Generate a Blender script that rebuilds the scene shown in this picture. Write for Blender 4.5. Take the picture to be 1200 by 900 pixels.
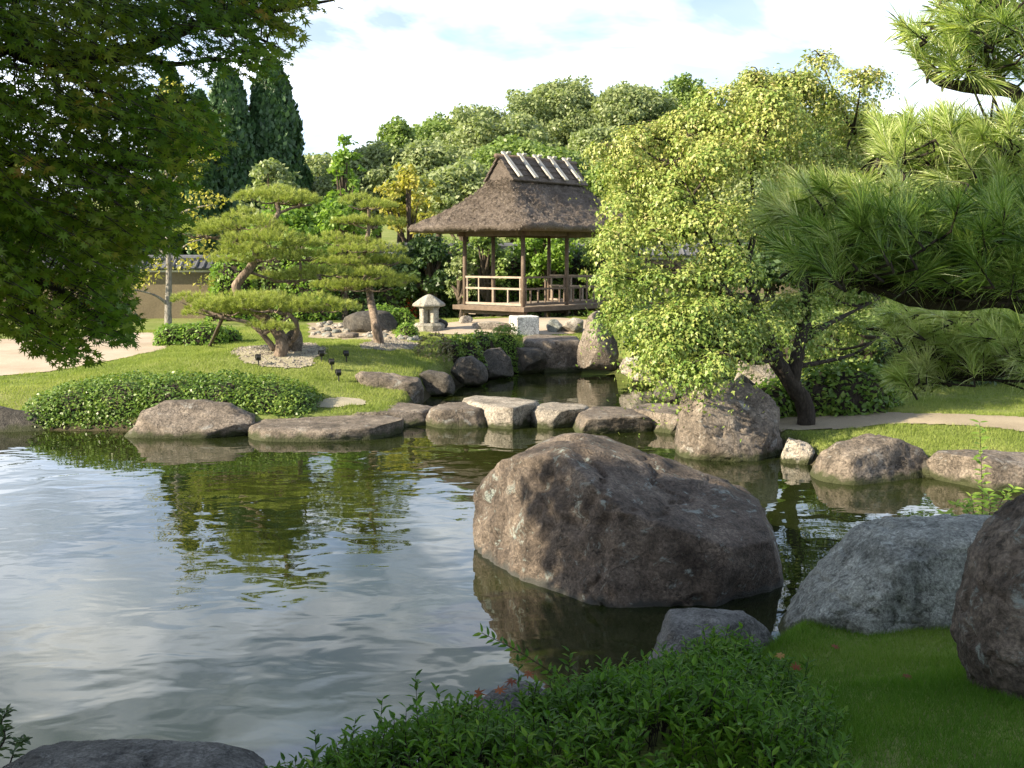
import bpy, bmesh, math, random
import numpy as np
from mathutils import Vector
R = math.radians
rng = np.random.default_rng(7)
random.seed(7)
for o in list(bpy.data.objects): bpy.data.objects.remove(o, do_unlink=True)
scene = bpy.context.scene
COL = scene.collection

# ------------------------------------------------------------------ camera
CAMZ = 2.4; F = 1260.0; PITCH = math.atan(147 / 1260.0)
cd = bpy.data.cameras.new('camera'); cam = bpy.data.objects.new('camera', cd); COL.objects.link(cam)
cd.sensor_width = 36; cd.lens = 36 * F / 1200; cd.clip_end = 6000; cd.clip_start = 0.05
cam.location = (0, 0, CAMZ); cam.rotation_euler = (R(90) - PITCH, 0, 0)
scene.camera = cam

# ------------------------------------------------------------------ sky
SUN_DIR = Vector((-0.90, -0.36, 0.53)).normalized()     # towards the sun
elev = math.asin(SUN_DIR.z); rot = math.atan2(SUN_DIR.x, SUN_DIR.y)
world = bpy.data.worlds.new('World'); scene.world = world; world.use_nodes = True
nt = world.node_tree; nt.nodes.clear()
def wn(t, **k):
    n = nt.nodes.new(t)
    for a, b in k.items(): setattr(n, a, b)
    return n
out = wn('ShaderNodeOutputWorld'); bg = wn('ShaderNodeBackground'); bg.inputs[1].default_value = 0.07
sky = wn('ShaderNodeTexSky'); sky.sky_type = 'NISHITA'; sky.sun_disc = False
sky.sun_elevation = elev; sky.sun_rotation = rot; sky.air_density = 1.0; sky.dust_density = 1.5; sky.ozone_density = 1.2
tc = wn('ShaderNodeTexCoord'); sep = wn('ShaderNodeSeparateXYZ'); nt.links.new(tc.outputs['Generated'], sep.inputs[0])
def wm(op, a, b=None, c=None):
    n = wn('ShaderNodeMath', operation=op)
    for i, v in enumerate((a, b, c)):
        if v is None: continue
        if isinstance(v, (int, float)): n.inputs[i].default_value = v
        else: nt.links.new(v, n.inputs[i])
    return n.outputs[0]
zz = wm('ADD', wm('MAXIMUM', sep.outputs[2], 0.0), 0.22)
comb = wn('ShaderNodeCombineXYZ')
nt.links.new(wm('DIVIDE', sep.outputs[0], zz), comb.inputs[0]); nt.links.new(wm('DIVIDE', sep.outputs[1], zz), comb.inputs[1])
noi = wn('ShaderNodeTexNoise'); noi.inputs['Scale'].default_value = 1.5; noi.inputs['Detail'].default_value = 6
noi.inputs['Roughness'].default_value = 0.55; noi.inputs['Distortion'].default_value = 0.4
nt.links.new(comb.outputs[0], noi.inputs['Vector'])
cr = wn('ShaderNodeValToRGB'); cr.color_ramp.elements[0].position = 0.43; cr.color_ramp.elements[1].position = 0.60
cr.color_ramp.elements[0].color = (0.18, 0.18, 0.18, 1)
nt.links.new(noi.outputs[0], cr.inputs[0])
noi2 = wn('ShaderNodeTexNoise'); noi2.inputs['Scale'].default_value = 2.3; noi2.inputs['Detail'].default_value = 4
nt.links.new(comb.outputs[0], noi2.inputs['Vector'])
cc = wn('ShaderNodeValToRGB')
cc.color_ramp.elements[0].position = 0.35; cc.color_ramp.elements[0].color = (6.0, 7.8, 10.8, 1)
cc.color_ramp.elements[1].position = 0.7; cc.color_ramp.elements[1].color = (15, 15, 15, 1)
nt.links.new(noi2.outputs[0], cc.inputs[0])
mix = wn('ShaderNodeMix', data_type='RGBA')
lowm = wm('SUBTRACT', 1.0, wm('MULTIPLY', wm('MAXIMUM', sep.outputs[2], 0.0), 4.5))
hz_ = wm('SUBTRACT', 1.0, wm('MULTIPLY', wm('MAXIMUM', wm('SUBTRACT', sep.outputs[2], 0.42), 0.0), 2.2))
front = wm('MAXIMUM', wm('MULTIPLY', cr.outputs[0], wm('MAXIMUM', hz_, 0.25)), wm('MAXIMUM', lowm, 0.0)); nt.links.new(front, mix.inputs[0]); nt.links.new(sky.outputs[0], mix.inputs[6]); nt.links.new(cc.outputs[0], mix.inputs[7])
nt.links.new(mix.outputs[2], bg.inputs[0]); nt.links.new(bg.outputs[0], out.inputs[0])

# ------------------------------------------------------------------ sun
sl = bpy.data.lights.new('sun', 'SUN'); sl.energy = 5.0; sl.angle = R(0.6); sl.color = (1.0, 0.86, 0.64)
so = bpy.data.objects.new('sun', sl); COL.objects.link(so); so.rotation_euler = SUN_DIR.to_track_quat('Z', 'Y').to_euler()
so.location = (-30, -12, 20)

vs = scene.view_settings; vs.view_transform = 'Standard'; vs.look = 'None'; vs.exposure = 1.5; vs.gamma = 1; vs.use_curve_mapping = False
scene.cycles.use_denoising = True
scene.cycles.max_bounces = 6; scene.cycles.diffuse_bounces = 3; scene.cycles.glossy_bounces = 3
scene.cycles.transmission_bounces = 3; scene.cycles.transparent_max_bounces = 6
scene.cycles.sample_clamp_indirect = 6

# ------------------------------------------------------------------ projection helpers (used to read places off the photograph)
cp, sp = math.cos(PITCH), math.sin(PITCH)
def ray(px, py):
    a, b = px - 600.0, 450.0 - py
    return np.array([a, b * sp + F * cp, b * cp - F * sp])
def at_z(px, py, z=0.0):
    d = ray(px, py); t = (z - CAMZ) / d[2]; return np.array([d[0] * t, d[1] * t, z])
def at_y(px, py, Y):
    d = ray(px, py); t = Y / d[1]; return np.array([d[0] * t, Y, CAMZ + d[2] * t])

# ------------------------------------------------------------------ numpy noise
def _h(ix, iy, iz, s):
    h = (ix * 374761393 + iy * 668265263 + iz * 2147483647 + s * 974634777) & 0xffffffff
    h = ((h ^ (h >> 13)) * 1274126177) & 0xffffffff
    return ((h ^ (h >> 16)) & 0xffff) / 65535.0
def vnoise(P, s=0):
    P = np.asarray(P, float); I = np.floor(P).astype(np.int64); f = P - I; f = f * f * (3 - 2 * f); r = 0
    for dx in (0, 1):
        for dy in (0, 1):
            for dz in (0, 1):
                w = (f[:, 0] if dx else 1 - f[:, 0]) * (f[:, 1] if dy else 1 - f[:, 1]) * (f[:, 2] if dz else 1 - f[:, 2])
                r = r + w * _h(I[:, 0] + dx, I[:, 1] + dy, I[:, 2] + dz, s)
    return r * 2 - 1
def fbm(P, octv=4, s=0, g=0.5):
    r = 0; a = 1
    for i in range(octv):
        r = r + a * vnoise(P * (2.03 ** i) + 17.3 * i, s + i); a *= g
    return r
def smooth(a, b, x):
    t = np.clip((x - a) / (b - a), 0, 1); return t * t * (3 - 2 * t)

# ------------------------------------------------------------------ object helpers
def tag(o, label=None, cat=None, group=None, kind=None):
    if label: o['label'] = label
    if cat: o['category'] = cat
    if group: o['group'] = group
    if kind: o['kind'] = kind
    return o
def empty(name, loc, label, cat, group=None):
    o = bpy.data.objects.new(name, None); COL.objects.link(o); o.location = loc; o.empty_display_size = 0.2
    return tag(o, label, cat, group)
def link(name, me, mat=None, parent=None):
    o = bpy.data.objects.new(name, me); COL.objects.link(o)
    if mat: me.materials.append(mat)
    if parent is not None:
        o.parent = parent; o.location = -parent.location  # mesh data is in world coordinates
    return o
def np_mesh(name, V, Fc, mat, parent=None, attr=None, smooth_=False):
    """V (n,3), Fc (m,k) same-size faces; one mesh object"""
    V = np.asarray(V, np.float32); Fc = np.asarray(Fc, np.int32); k = Fc.shape[1]
    me = bpy.data.meshes.new(name); me.vertices.add(len(V)); me.vertices.foreach_set('co', V.ravel())
    me.loops.add(Fc.size); me.loops.foreach_set('vertex_index', Fc.ravel())
    me.polygons.add(len(Fc)); me.polygons.foreach_set('loop_start', np.arange(0, Fc.size, k, dtype=np.int32))
    me.polygons.foreach_set('loop_total', np.full(len(Fc), k, np.int32))
    if smooth_: me.polygons.foreach_set('use_smooth', np.ones(len(Fc), bool))
    if attr is not None:
        a = me.attributes.new('v', 'FLOAT', 'POINT'); a.data.foreach_set('value', np.asarray(attr, np.float32))
    me.update(); me.validate()
    return link(name, me, mat, parent)
def recenter(o, loc):
    """put a single-mesh thing's origin at its base"""
    o.data.transform(__import__('mathutils').Matrix.Translation(-Vector(loc))); o.location = loc
    return o
class MB:
    def __init__(s): s.V = []; s.F = []
    def add(s, V, Fs):
        n = len(s.V); s.V += [tuple(v) for v in V]; s.F += [tuple(i + n for i in f) for f in Fs]
    def box(s, c, d, ax=None):
        """box of full size d around c with axes ax (3 unit vectors)"""
        ax = ax or ((1, 0, 0), (0, 1, 0), (0, 0, 1)); c = np.array(c, float); A = np.array(ax, float)
        V = [c + sum(A[i] * d[i] / 2 * sg[i] for i in range(3)) for sg in
             [(-1,-1,-1),(1,-1,-1),(1,1,-1),(-1,1,-1),(-1,-1,1),(1,-1,1),(1,1,1),(-1,1,1)]]
        s.add(V, [(0,3,2,1),(4,5,6,7),(0,1,5,4),(1,2,6,5),(2,3,7,6),(3,0,4,7)])
    def tube(s, pts, rad, sides=7, wob=0):
        pts = [np.array(p, float) for p in pts]; n = len(pts); rings = []
        if not hasattr(rad, '__len__'): rad = [rad] * n
        for i in range(n):
            t = pts[min(i + 1, n - 1)] - pts[max(i - 1, 0)]; t = t / (np.linalg.norm(t) + 1e-9)
            a = np.array([1, 0, 0]) if abs(t[0]) < 0.8 else np.array([0, 1, 0])
            b = np.cross(t, a); b /= np.linalg.norm(b); c = np.cross(t, b)
            ring = []
            for k in range(sides):
                q = 2 * math.pi * k / sides
                r = rad[i] * (1 + (wob * (random.random() - .5) if wob else 0))
                ring.append(pts[i] + (b * math.cos(q) + c * math.sin(q)) * r)
            rings.append(ring)
        V = [v for r in rings for v in r]; Fs = []
        for i in range(n - 1):
            for k in range(sides):
                Fs.append((i*sides+k, i*sides+(k+1)%sides, (i+1)*sides+(k+1)%sides, (i+1)*sides+k))
        Fs.append(tuple(range(sides))[::-1]); Fs.append(tuple((n-1)*sides + k for k in range(sides)))
        s.add(V, Fs)
    def build(s, name, mat, parent=None, bevel=0, sm=False):
        me = bpy.data.meshes.new(name); me.from_pydata([tuple(map(float, v)) for v in s.V], [], s.F); me.update()
        bm = bmesh.new(); bm.from_mesh(me); bmesh.ops.recalc_face_normals(bm, faces=bm.faces)
        if bevel: bmesh.ops.bevel(bm, geom=list(bm.edges), offset=bevel, segments=1, affect='EDGES', clamp_overlap=True)
        bm.to_mesh(me); bm.free()
        if sm:
            for p in me.polygons: p.use_smooth = True
        return link(name, me, mat, parent)
def curve(pts, n=6):
    """Catmull-Rom through points"""
    P = [np.array(p, float) for p in pts]; P = [2 * P[0] - P[1]] + P + [2 * P[-1] - P[-2]]; o = []
    for i in range(1, len(P) - 2):
        for k in range(n):
            t = k / n; a, b, c, d = P[i-1], P[i], P[i+1], P[i+2]
            o.append(.5 * ((2*b) + (c-a)*t + (2*a-5*b+4*c-d)*t*t + (3*b-a-3*c+d)*t**3))
    o.append(P[-2]); return o
def taper(r0, r1, n): return [r0 + (r1 - r0) * i / (n - 1) for i in range(n)]

# ------------------------------------------------------------------ materials
def mat(name):
    m = bpy.data.materials.new(name); m.use_nodes = True; t = m.node_tree; t.nodes.clear()
    o = t.nodes.new('ShaderNodeOutputMaterial'); p = t.nodes.new('ShaderNodeBsdfPrincipled'); t.links.new(p.outputs[0], o.inputs[0])
    return m, t, p, o
def N(t, ty, ins=None, **k):
    n = t.nodes.new(ty)
    for a, b in k.items(): setattr(n, a, b)
    for a, b in (ins or {}).items():
        if hasattr(b, 'is_linked') or isinstance(b, bpy.types.NodeSocket): t.links.new(b, n.inputs[a])
        else: n.inputs[a].default_value = b
    return n
def ramp(t, fac, stops):
    n = t.nodes.new('ShaderNodeValToRGB'); e = n.color_ramp.elements
    while len(e) < len(stops): e.new(0.5)
    for i, (p, c) in enumerate(stops): e[i].position = p; e[i].color = (*c, 1) if len(c) == 3 else c
    t.links.new(fac, n.inputs[0]); return n.outputs[0]
def g(v): return (v, v, v)
def mixc(t, f, a, b, mode='MIX'):
    n = t.nodes.new('ShaderNodeMix'); n.data_type = 'RGBA'; n.blend_type = mode
    for i, v in ((0, f), (6, a), (7, b)):
        if isinstance(v, bpy.types.NodeSocket): t.links.new(v, n.inputs[i])
        elif i == 0: n.inputs[0].default_value = v
        else: n.inputs[i].default_value = (*v, 1)
    return n.outputs[2]
def leaf_mat(name, cols, transl=0.35, rough=0.45, spec=0.35):
    m, t, p, o = mat(name)
    a = N(t, 'ShaderNodeAttribute', attribute_name='v')
    c = ramp(t, a.outputs['Fac'], [(i / (len(cols) - 1), cc) for i, cc in enumerate(cols)])
    t.links.new(c, p.inputs['Base Color']); p.inputs['Roughness'].default_value = rough; p.inputs['Specular IOR Level'].default_value = spec
    tr = N(t, 'ShaderNodeBsdfTranslucent'); br = mixc(t, 1.0, c, (1.25, 1.35, 0.7), 'MULTIPLY'); t.links.new(br, tr.inputs[0])
    mx = N(t, 'ShaderNodeMixShader', {0: transl}); t.links.new(p.outputs[0], mx.inputs[1]); t.links.new(tr.outputs[0], mx.inputs[2])
    t.links.new(mx.outputs[0], o.inputs[0]); return m
def rock_mat(name, dark, mid, light, lichen=0.5, lichen_col=(0.42, 0.45, 0.42), scale=1.0, moss=True, spec=0.3):
    m, t, p, o = mat(name)
    tc = N(t, 'ShaderNodeTexCoord'); geo = N(t, 'ShaderNodeNewGeometry'); V = geo.outputs['Position']
    n1 = N(t, 'ShaderNodeTexNoise', {'Vector': V, 'Scale': 2.2 * scale, 'Detail': 8, 'Roughness': 0.62})
    n2 = N(t, 'ShaderNodeTexNoise', {'Vector': V, 'Scale': 38 * scale, 'Detail': 5, 'Roughness': 0.7})
    n3 = N(t, 'ShaderNodeTexNoise', {'Vector': V, 'Scale': 5.5 * scale, 'Detail': 9, 'Roughness': 0.72, 'Distortion': 0.6})
    c = ramp(t, n1.outputs[0], [(0.3, dark), (0.5, mid), (0.72, light)])
    c = mixc(t, 0.9, c, ramp(t, n2.outputs[0], [(0.32, g(0.38)), (0.5, g(0.95)), (0.68, g(1.6))]), 'MULTIPLY')
    n4 = N(t, 'ShaderNodeTexNoise', {'Vector': V, 'Scale': 9.0 * scale, 'Detail': 7, 'Roughness': 0.7, 'Distortion': 1.2})
    c = mixc(t, 0.8, c, ramp(t, n4.outputs[0], [(0.38, g(0.5)), (0.5, g(1.0)), (0.66, g(1.35))]), 'MULTIPLY')
    li = ramp(t, n3.outputs[0], [(0.60 - 0.05 * lichen, g(0)), (0.68 - 0.05 * lichen, g(1))])
    lm = N(t, 'ShaderNodeMath', {0: li, 1: lichen}, operation='MULTIPLY').outputs[0]
    c = mixc(t, lm, c, lichen_col)
    vor = N(t, 'ShaderNodeTexVoronoi', {'Vector': V, 'Scale': 3.2 * scale}, feature='DISTANCE_TO_EDGE')
    wv = N(t, 'ShaderNodeTexNoise', {'Vector': V, 'Scale': 1.7 * scale, 'Detail': 6, 'Distortion': 1.5})
    ck = N(t, 'ShaderNodeMath', {0: wv.outputs[0], 1: 0.5}, operation='SUBTRACT').outputs[0]
    ck = N(t, 'ShaderNodeMath', {0: ck}, operation='ABSOLUTE').outputs[0]
    crack = ramp(t, ck, [(0.0, g(0.35)), (0.012, g(1))])
    c = mixc(t, 0.7, c, crack, 'MULTIPLY')
    sp_ = N(t, 'ShaderNodeSeparateXYZ', {0: V})
    nz = N(t, 'ShaderNodeTexNoise', {'Vector': V, 'Scale': 7.0, 'Detail': 5})
    zz_ = N(t, 'ShaderNodeMath', {0: nz.outputs[0], 1: -0.22, 2: sp_.outputs[2]}, operation='MULTIPLY_ADD').outputs[0]
    wet = ramp(t, zz_, [(0.46, g(0)), (0.5, g(1))])   # placeholder range, rescaled below
    wz = N(t, 'ShaderNodeMapRange', {'Value': zz_, 'From Min': -0.07 if moss else -.09, 'From Max': 0.0 if moss else -.055, 'To Min': 1.0, 'To Max': 0.0}).outputs[0]
    c = mixc(t, wz, c, (.04, .046, .018) if moss else (0.05, 0.05, 0.045))
    t.links.new(c, p.inputs['Base Color'])
    p.inputs['Specular IOR Level'].default_value = spec
    rr = N(t, 'ShaderNodeMapRange', {'Value': n2.outputs[0], 'To Min': 0.6, 'To Max': 0.95}).outputs[0]; t.links.new(rr, p.inputs['Roughness'])
    h = N(t, 'ShaderNodeMath', {0: n3.outputs[0], 1: 0.9, 2: n2.outputs[0]}, operation='MULTIPLY_ADD').outputs[0]
    h2 = N(t, 'ShaderNodeMath', {0: crack, 1: 0.5, 2: h}, operation='MULTIPLY_ADD').outputs[0]
    b = N(t, 'ShaderNodeBump', {'Height': h2, 'Strength': 0.75, 'Distance': 0.03}); t.links.new(b.outputs[0], p.inputs['Normal'])
    return m
def bark_mat(name, a, b, scale=14):
    m, t, p, o = mat(name); geo = N(t, 'ShaderNodeNewGeometry')
    mp = N(t, 'ShaderNodeMapping', {'Vector': geo.outputs['Position']}); mp.inputs['Scale'].default_value = (1, 1, 0.35)
    n = N(t, 'ShaderNodeTexNoise', {'Vector': mp.outputs[0], 'Scale': scale, 'Detail': 7, 'Roughness': 0.7})
    v = N(t, 'ShaderNodeTexVoronoi', {'Vector': mp.outputs[0], 'Scale': scale * 1.6}, feature='DISTANCE_TO_EDGE')
    c = ramp(t, n.outputs[0], [(0.35, a), (0.65, b)]); c = mixc(t, 0.6, c, ramp(t, v.outputs[0], [(0, g(.4)), (.15, g(1))]), 'MULTIPLY')
    t.links.new(c, p.inputs['Base Color']); p.inputs['Roughness'].default_value = .9; p.inputs['Specular IOR Level'].default_value = .2
    bm_ = N(t, 'ShaderNodeBump', {'Height': v.outputs[0], 'Strength': .7, 'Distance': .02}); t.links.new(bm_.outputs[0], p.inputs['Normal'])
    return m
def wood_mat(name, a, b, scale=6, rough=.7):
    m, t, p, o = mat(name); geo = N(t, 'ShaderNodeNewGeometry')
    n = N(t, 'ShaderNodeTexNoise', {'Vector': geo.outputs['Position'], 'Scale': scale, 'Detail': 6, 'Roughness': .7})
    n2 = N(t, 'ShaderNodeTexNoise', {'Vector': geo.outputs['Position'], 'Scale': scale * 8, 'Detail': 3})
    c = ramp(t, n.outputs[0], [(0.3, a), (0.7, b)]); c = mixc(t, .5, c, ramp(t, n2.outputs[0], [(.3, g(.6)), (.7, g(1.3))]), 'MULTIPLY')
    t.links.new(c, p.inputs['Base Color']); p.inputs['Roughness'].default_value = rough; p.inputs['Specular IOR Level'].default_value = .3
    b_ = N(t, 'ShaderNodeBump', {'Height': n2.outputs[0], 'Strength': .4, 'Distance': .01}); t.links.new(b_.outputs[0], p.inputs['Normal'])
    return m

M = {}
M['rock_brown'] = rock_mat('rock_brown', (.07, .058, .045), (.145, .12, .096), (.26, .222, .182), .5, (.36, .37, .35))
M['rock_big'] = rock_mat('rock_big', (.042, .033, .026), (.10, .080, .064), (.20, .165, .134), .6, (.30, .36, .34), 1.3, spec=.25, moss=False)
M['rock_grey'] = rock_mat('rock_grey', (.10, .108, .098), (.205, .218, .198), (.33, .345, .31), .6, (.42, .46, .43), 1.6)
M['rock_dark'] = rock_mat('rock_dark', (.035, .032, .028), (.075, .068, .058), (.14, .12, .10), .25, (.2, .21, .19), 1.4)
M['rock_pale'] = rock_mat('rock_pale', (.15, .13, .105), (.27, .24, .20), (.41, .375, .32), .3, (.5, .5, .45), 1.2)
M['rock_slate'] = rock_mat('rock_slate', (.05, .05, .047), (.105, .104, .098), (.20, .198, .188), .6, (.28, .29, .29), 2.0)
M['white_stone'] = rock_mat('white_stone', (.42, .41, .38), (.56, .55, .52), (.66, .65, .6), .2, (.6, .6, .55), 1.0, moss=False)
M['bark'] = bark_mat('bark', (.05, .04, .03), (.13, .10, .075))
M['bark_dark'] = bark_mat('bark_dark', (.02, .016, .012), (.055, .045, .035), 20)
M['bark_pine'] = bark_mat('bark_pine', (.10, .075, .055), (.26, .20, .155), 12)
M['bark_grey'] = bark_mat('bark_grey', (.15, .14, .12), (.30, .28, .25), 10)
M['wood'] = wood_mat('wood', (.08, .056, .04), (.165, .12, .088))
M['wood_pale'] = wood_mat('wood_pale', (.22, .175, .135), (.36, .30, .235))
M['wood_white'] = wood_mat('wood_white', (.30, .275, .23), (.56, .52, .45), 14)
M['metal_black'] = wood_mat('metal_black', (.012, .012, .012), (.03, .03, .03), 9, .45)

# water
m, t, p, o = mat('pond_water'); M['water'] = m
geo = N(t, 'ShaderNodeNewGeometry'); V = geo.outputs['Position']
nb = N(t, 'ShaderNodeTexNoise', {'Vector': V, 'Scale': 0.5, 'Detail': 3})
t.links.new(ramp(t, nb.outputs[0], [(.35, (.008, .012, .003)), (.65, (.018, .024, .005))]), p.inputs['Base Color'])
p.inputs['Roughness'].default_value = 0.015; p.inputs['IOR'].default_value = 1.5; p.inputs['Specular IOR Level'].default_value = 0.5
mp = N(t, 'ShaderNodeMapping', {'Vector': V}); mp.inputs['Scale'].default_value = (1.0, 1.35, 1)
w1 = N(t, 'ShaderNodeTexNoise', {'Vector': mp.outputs[0], 'Scale': 2.1, 'Detail': 2.0, 'Roughness': .4, 'Distortion': .4})
w2 = N(t, 'ShaderNodeTexNoise', {'Vector': mp.outputs[0], 'Scale': 6.5, 'Detail': 2.0, 'Roughness': .5})
calm = N(t, 'ShaderNodeTexNoise', {'Vector': V, 'Scale': .35, 'Detail': 2})
cm = ramp(t, calm.outputs[0], [(.38, g(.25)), (.62, g(1))])
w2m = N(t, 'ShaderNodeMath', {0: w2.outputs[0], 1: cm}, operation='MULTIPLY').outputs[0]
hh = N(t, 'ShaderNodeMath', {0: w2m, 1: .09, 2: w1.outputs[0]}, operation='MULTIPLY_ADD').outputs[0]
b = N(t, 'ShaderNodeBump', {'Height': hh, 'Strength': 1.0, 'Distance': .0062}); t.links.new(b.outputs[0], p.inputs['Normal'])

# lawn ground
m, t, p, o = mat('lawn_ground'); M['lawn'] = m
geo = N(t, 'ShaderNodeNewGeometry'); V = geo.outputs['Position']
n1 = N(t, 'ShaderNodeTexNoise', {'Vector': V, 'Scale': .9, 'Detail': 5, 'Roughness': .6})
n2 = N(t, 'ShaderNodeTexNoise', {'Vector': V, 'Scale': 30, 'Detail': 4, 'Roughness': .7})
c = ramp(t, n1.outputs[0], [(.32, (.13, .17, .04)), (.5, (.18, .22, .06)), (.7, (.24, .245, .10))])
c = mixc(t, .8, c, ramp(t, n2.outputs[0], [(.3, g(.45)), (.55, g(1)), (.75, g(1.4))]), 'MULTIPLY')
sz = N(t, 'ShaderNodeSeparateXYZ', {0: V})
bedm = N(t, 'ShaderNodeMapRange', {'Value': sz.outputs[2], 'From Min': 0.1, 'From Max': 0.2, 'To Min': 1.0, 'To Max': 0.0}).outputs[0]
c = mixc(t, bedm, c, (.06, .052, .032))
t.links.new(c, p.inputs['Base Color']); p.inputs['Roughness'].default_value = .95; p.inputs['Specular IOR Level'].default_value = .1
b = N(t, 'ShaderNodeBump', {'Height': n2.outputs[0], 'Strength': .8, 'Distance': .03}); t.links.new(b.outputs[0], p.inputs['Normal'])

def speckle_mat(name, a, b_, sc=60, bump=.5):
    m, t, p, o = mat(name); geo = N(t, 'ShaderNodeNewGeometry'); V = geo.outputs['Position']
    n1 = N(t, 'ShaderNodeTexNoise', {'Vector': V, 'Scale': .8, 'Detail': 6, 'Roughness': .6})
    n2 = N(t, 'ShaderNodeTexNoise', {'Vector': V, 'Scale': sc, 'Detail': 3, 'Roughness': .8})
    c = ramp(t, n1.outputs[0], [(.35, a), (.65, b_)]); c = mixc(t, .6, c, ramp(t, n2.outputs[0], [(.3, g(.6)), (.7, g(1.3))]), 'MULTIPLY')
    t.links.new(c, p.inputs['Base Color']); p.inputs['Roughness'].default_value = .92; p.inputs['Specular IOR Level'].default_value = .15
    b = N(t, 'ShaderNodeBump', {'Height': n2.outputs[0], 'Strength': bump, 'Distance': .01}); t.links.new(b.outputs[0], p.inputs['Normal'])
    return m
M['sand'] = speckle_mat('sand_path', (.33, .27, .20), (.43, .36, .28))
M['path2'] = speckle_mat('earth_path', (.24, .20, .14), (.33, .28, .20))
M['gravel'] = speckle_mat('pale_gravel', (.22, .21, .13), (.40, .36, .28), 45, 1.0)
M['plaster'] = speckle_mat('earth_wall', (.14, .115, .075), (.19, .155, .10), 20, .3)
M['white_plaster'] = speckle_mat('white_plaster', (.60, .58, .53), (.70, .68, .64), 15, .2)
M['rooftile'] = speckle_mat('roof_tile', (.065, .07, .078), (.13, .135, .15), 9, .3)
M['lantern'] = rock_mat('lantern_stone', (.20, .19, .15), (.33, .31, .26), (.44, .42, .36), .3, (.48, .48, .42), 2.5, moss=False)

# thatch
m, t, p, o = mat('thatch'); M['thatch'] = m
a = N(t, 'ShaderNodeAttribute', attribute_name='v'); geo = N(t, 'ShaderNodeNewGeometry'); V = geo.outputs['Position']
n1 = N(t, 'ShaderNodeTexNoise', {'Vector': V, 'Scale': 1.3, 'Detail': 6, 'Roughness': .7})
mp = N(t, 'ShaderNodeMapping', {'Vector': V}); mp.inputs['Scale'].default_value = (1, 1, 1.4)
n2 = N(t, 'ShaderNodeTexNoise', {'Vector': mp.outputs[0], 'Scale': 26, 'Detail': 6, 'Roughness': .8})
c = ramp(t, n1.outputs[0], [(.3, (.10, .082, .068)), (.55, (.165, .138, .118)), (.75, (.24, .205, .175))])
c = mixc(t, .9, c, ramp(t, n2.outputs[0], [(.32, g(.35)), (.5, g(.95)), (.68, g(1.8))]), 'MULTIPLY')
t.links.new(c, p.inputs['Base Color']); p.inputs['Roughness'].default_value = .95; p.inputs['Specular IOR Level'].default_value = .1
b = N(t, 'ShaderNodeBump', {'Height': n2.outputs[0], 'Strength': 1, 'Distance': .06}); t.links.new(b.outputs[0], p.inputs['Normal'])
M['straw'] = leaf_mat('straw', [(.12, .10, .08), (.22, .18, .15), (.40, .35, .28)], .05, .8, .1)

# leaves
M['lf_maple_mid'] = leaf_mat('maple_leaves', [(.09, .17, .03), (.20, .28, .06), (.35, .38, .11), (.50, .43, .20)], .24)
M['lf_maple_fg'] = leaf_mat('near_maple_leaves', [(.06, .14, .010), (.13, .21, .014), (.22, .24, .025), (.32, .19, .035)], .5, .5)
M['lf_far_a'] = leaf_mat('far_leaves_a', [(.13, .20, .05), (.19, .27, .075), (.27, .34, .11)], .35)  # both far greens paled and greyed, haze put into the colour
M['lf_far_b'] = leaf_mat('far_leaves_b', [(.17, .22, .09), (.24, .29, .13), (.33, .37, .19)], .35)
M['lf_far_dark'] = leaf_mat('dark_leaves', [(.03, .06, .02), (.055, .10, .03), (.09, .14, .045)], .25)
M['lf_yellow'] = leaf_mat('yellow_leaves', [(.22, .24, .04), (.36, .34, .07), (.48, .42, .12)], .4)
M['lf_fresh'] = leaf_mat('fresh_leaves', [(.10, .19, .03), (.17, .28, .045), (.26, .36, .07)], .4)
M['lf_cypress'] = leaf_mat('cypress_leaves', [(.022, .055, .02), (.04, .09, .032), (.075, .14, .05)], .15)
M['lf_pine'] = leaf_mat('pine_needles', [(.13, .18, .035), (.29, .34, .08), (.46, .48, .15)], .35, .5)
M['lf_pine_fg'] = leaf_mat('near_pine_needles', [(.09, .17, .03), (.20, .31, .06), (.38, .47, .13), (.62, .66, .34)], .36, .3, .6)
M['lf_hedge'] = leaf_mat('hedge_leaves', [(.055, .11, .018), (.11, .19, .03), (.24, .31, .06)], .3, .4, .35)
M['lf_shrub'] = leaf_mat('shrub_leaves', [(.045, .12, .008), (.085, .19, .012), (.18, .28, .03)], .38, .45, .28)
M['lf_red'] = leaf_mat('red_leaves', [(.30, .04, .02), (.50, .08, .03), (.6, .16, .05)], .35)
M['lf_fall'] = leaf_mat('fallen_leaves', [(.20, .05, .02), (.32, .10, .03), (.40, .22, .06)], .3)
M['lf_brown'] = leaf_mat('brownish_leaves', [(.13, .10, .06), (.19, .16, .09), (.18, .22, .07)], .3)
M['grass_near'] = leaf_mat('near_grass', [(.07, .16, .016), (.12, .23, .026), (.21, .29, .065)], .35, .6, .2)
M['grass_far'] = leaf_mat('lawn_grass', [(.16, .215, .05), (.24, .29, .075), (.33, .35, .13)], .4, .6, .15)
M['moss'] = leaf_mat('moss', [(.12, .16, .02), (.2, .25, .03), (.28, .32, .05)], .2, .8, .1)

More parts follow.
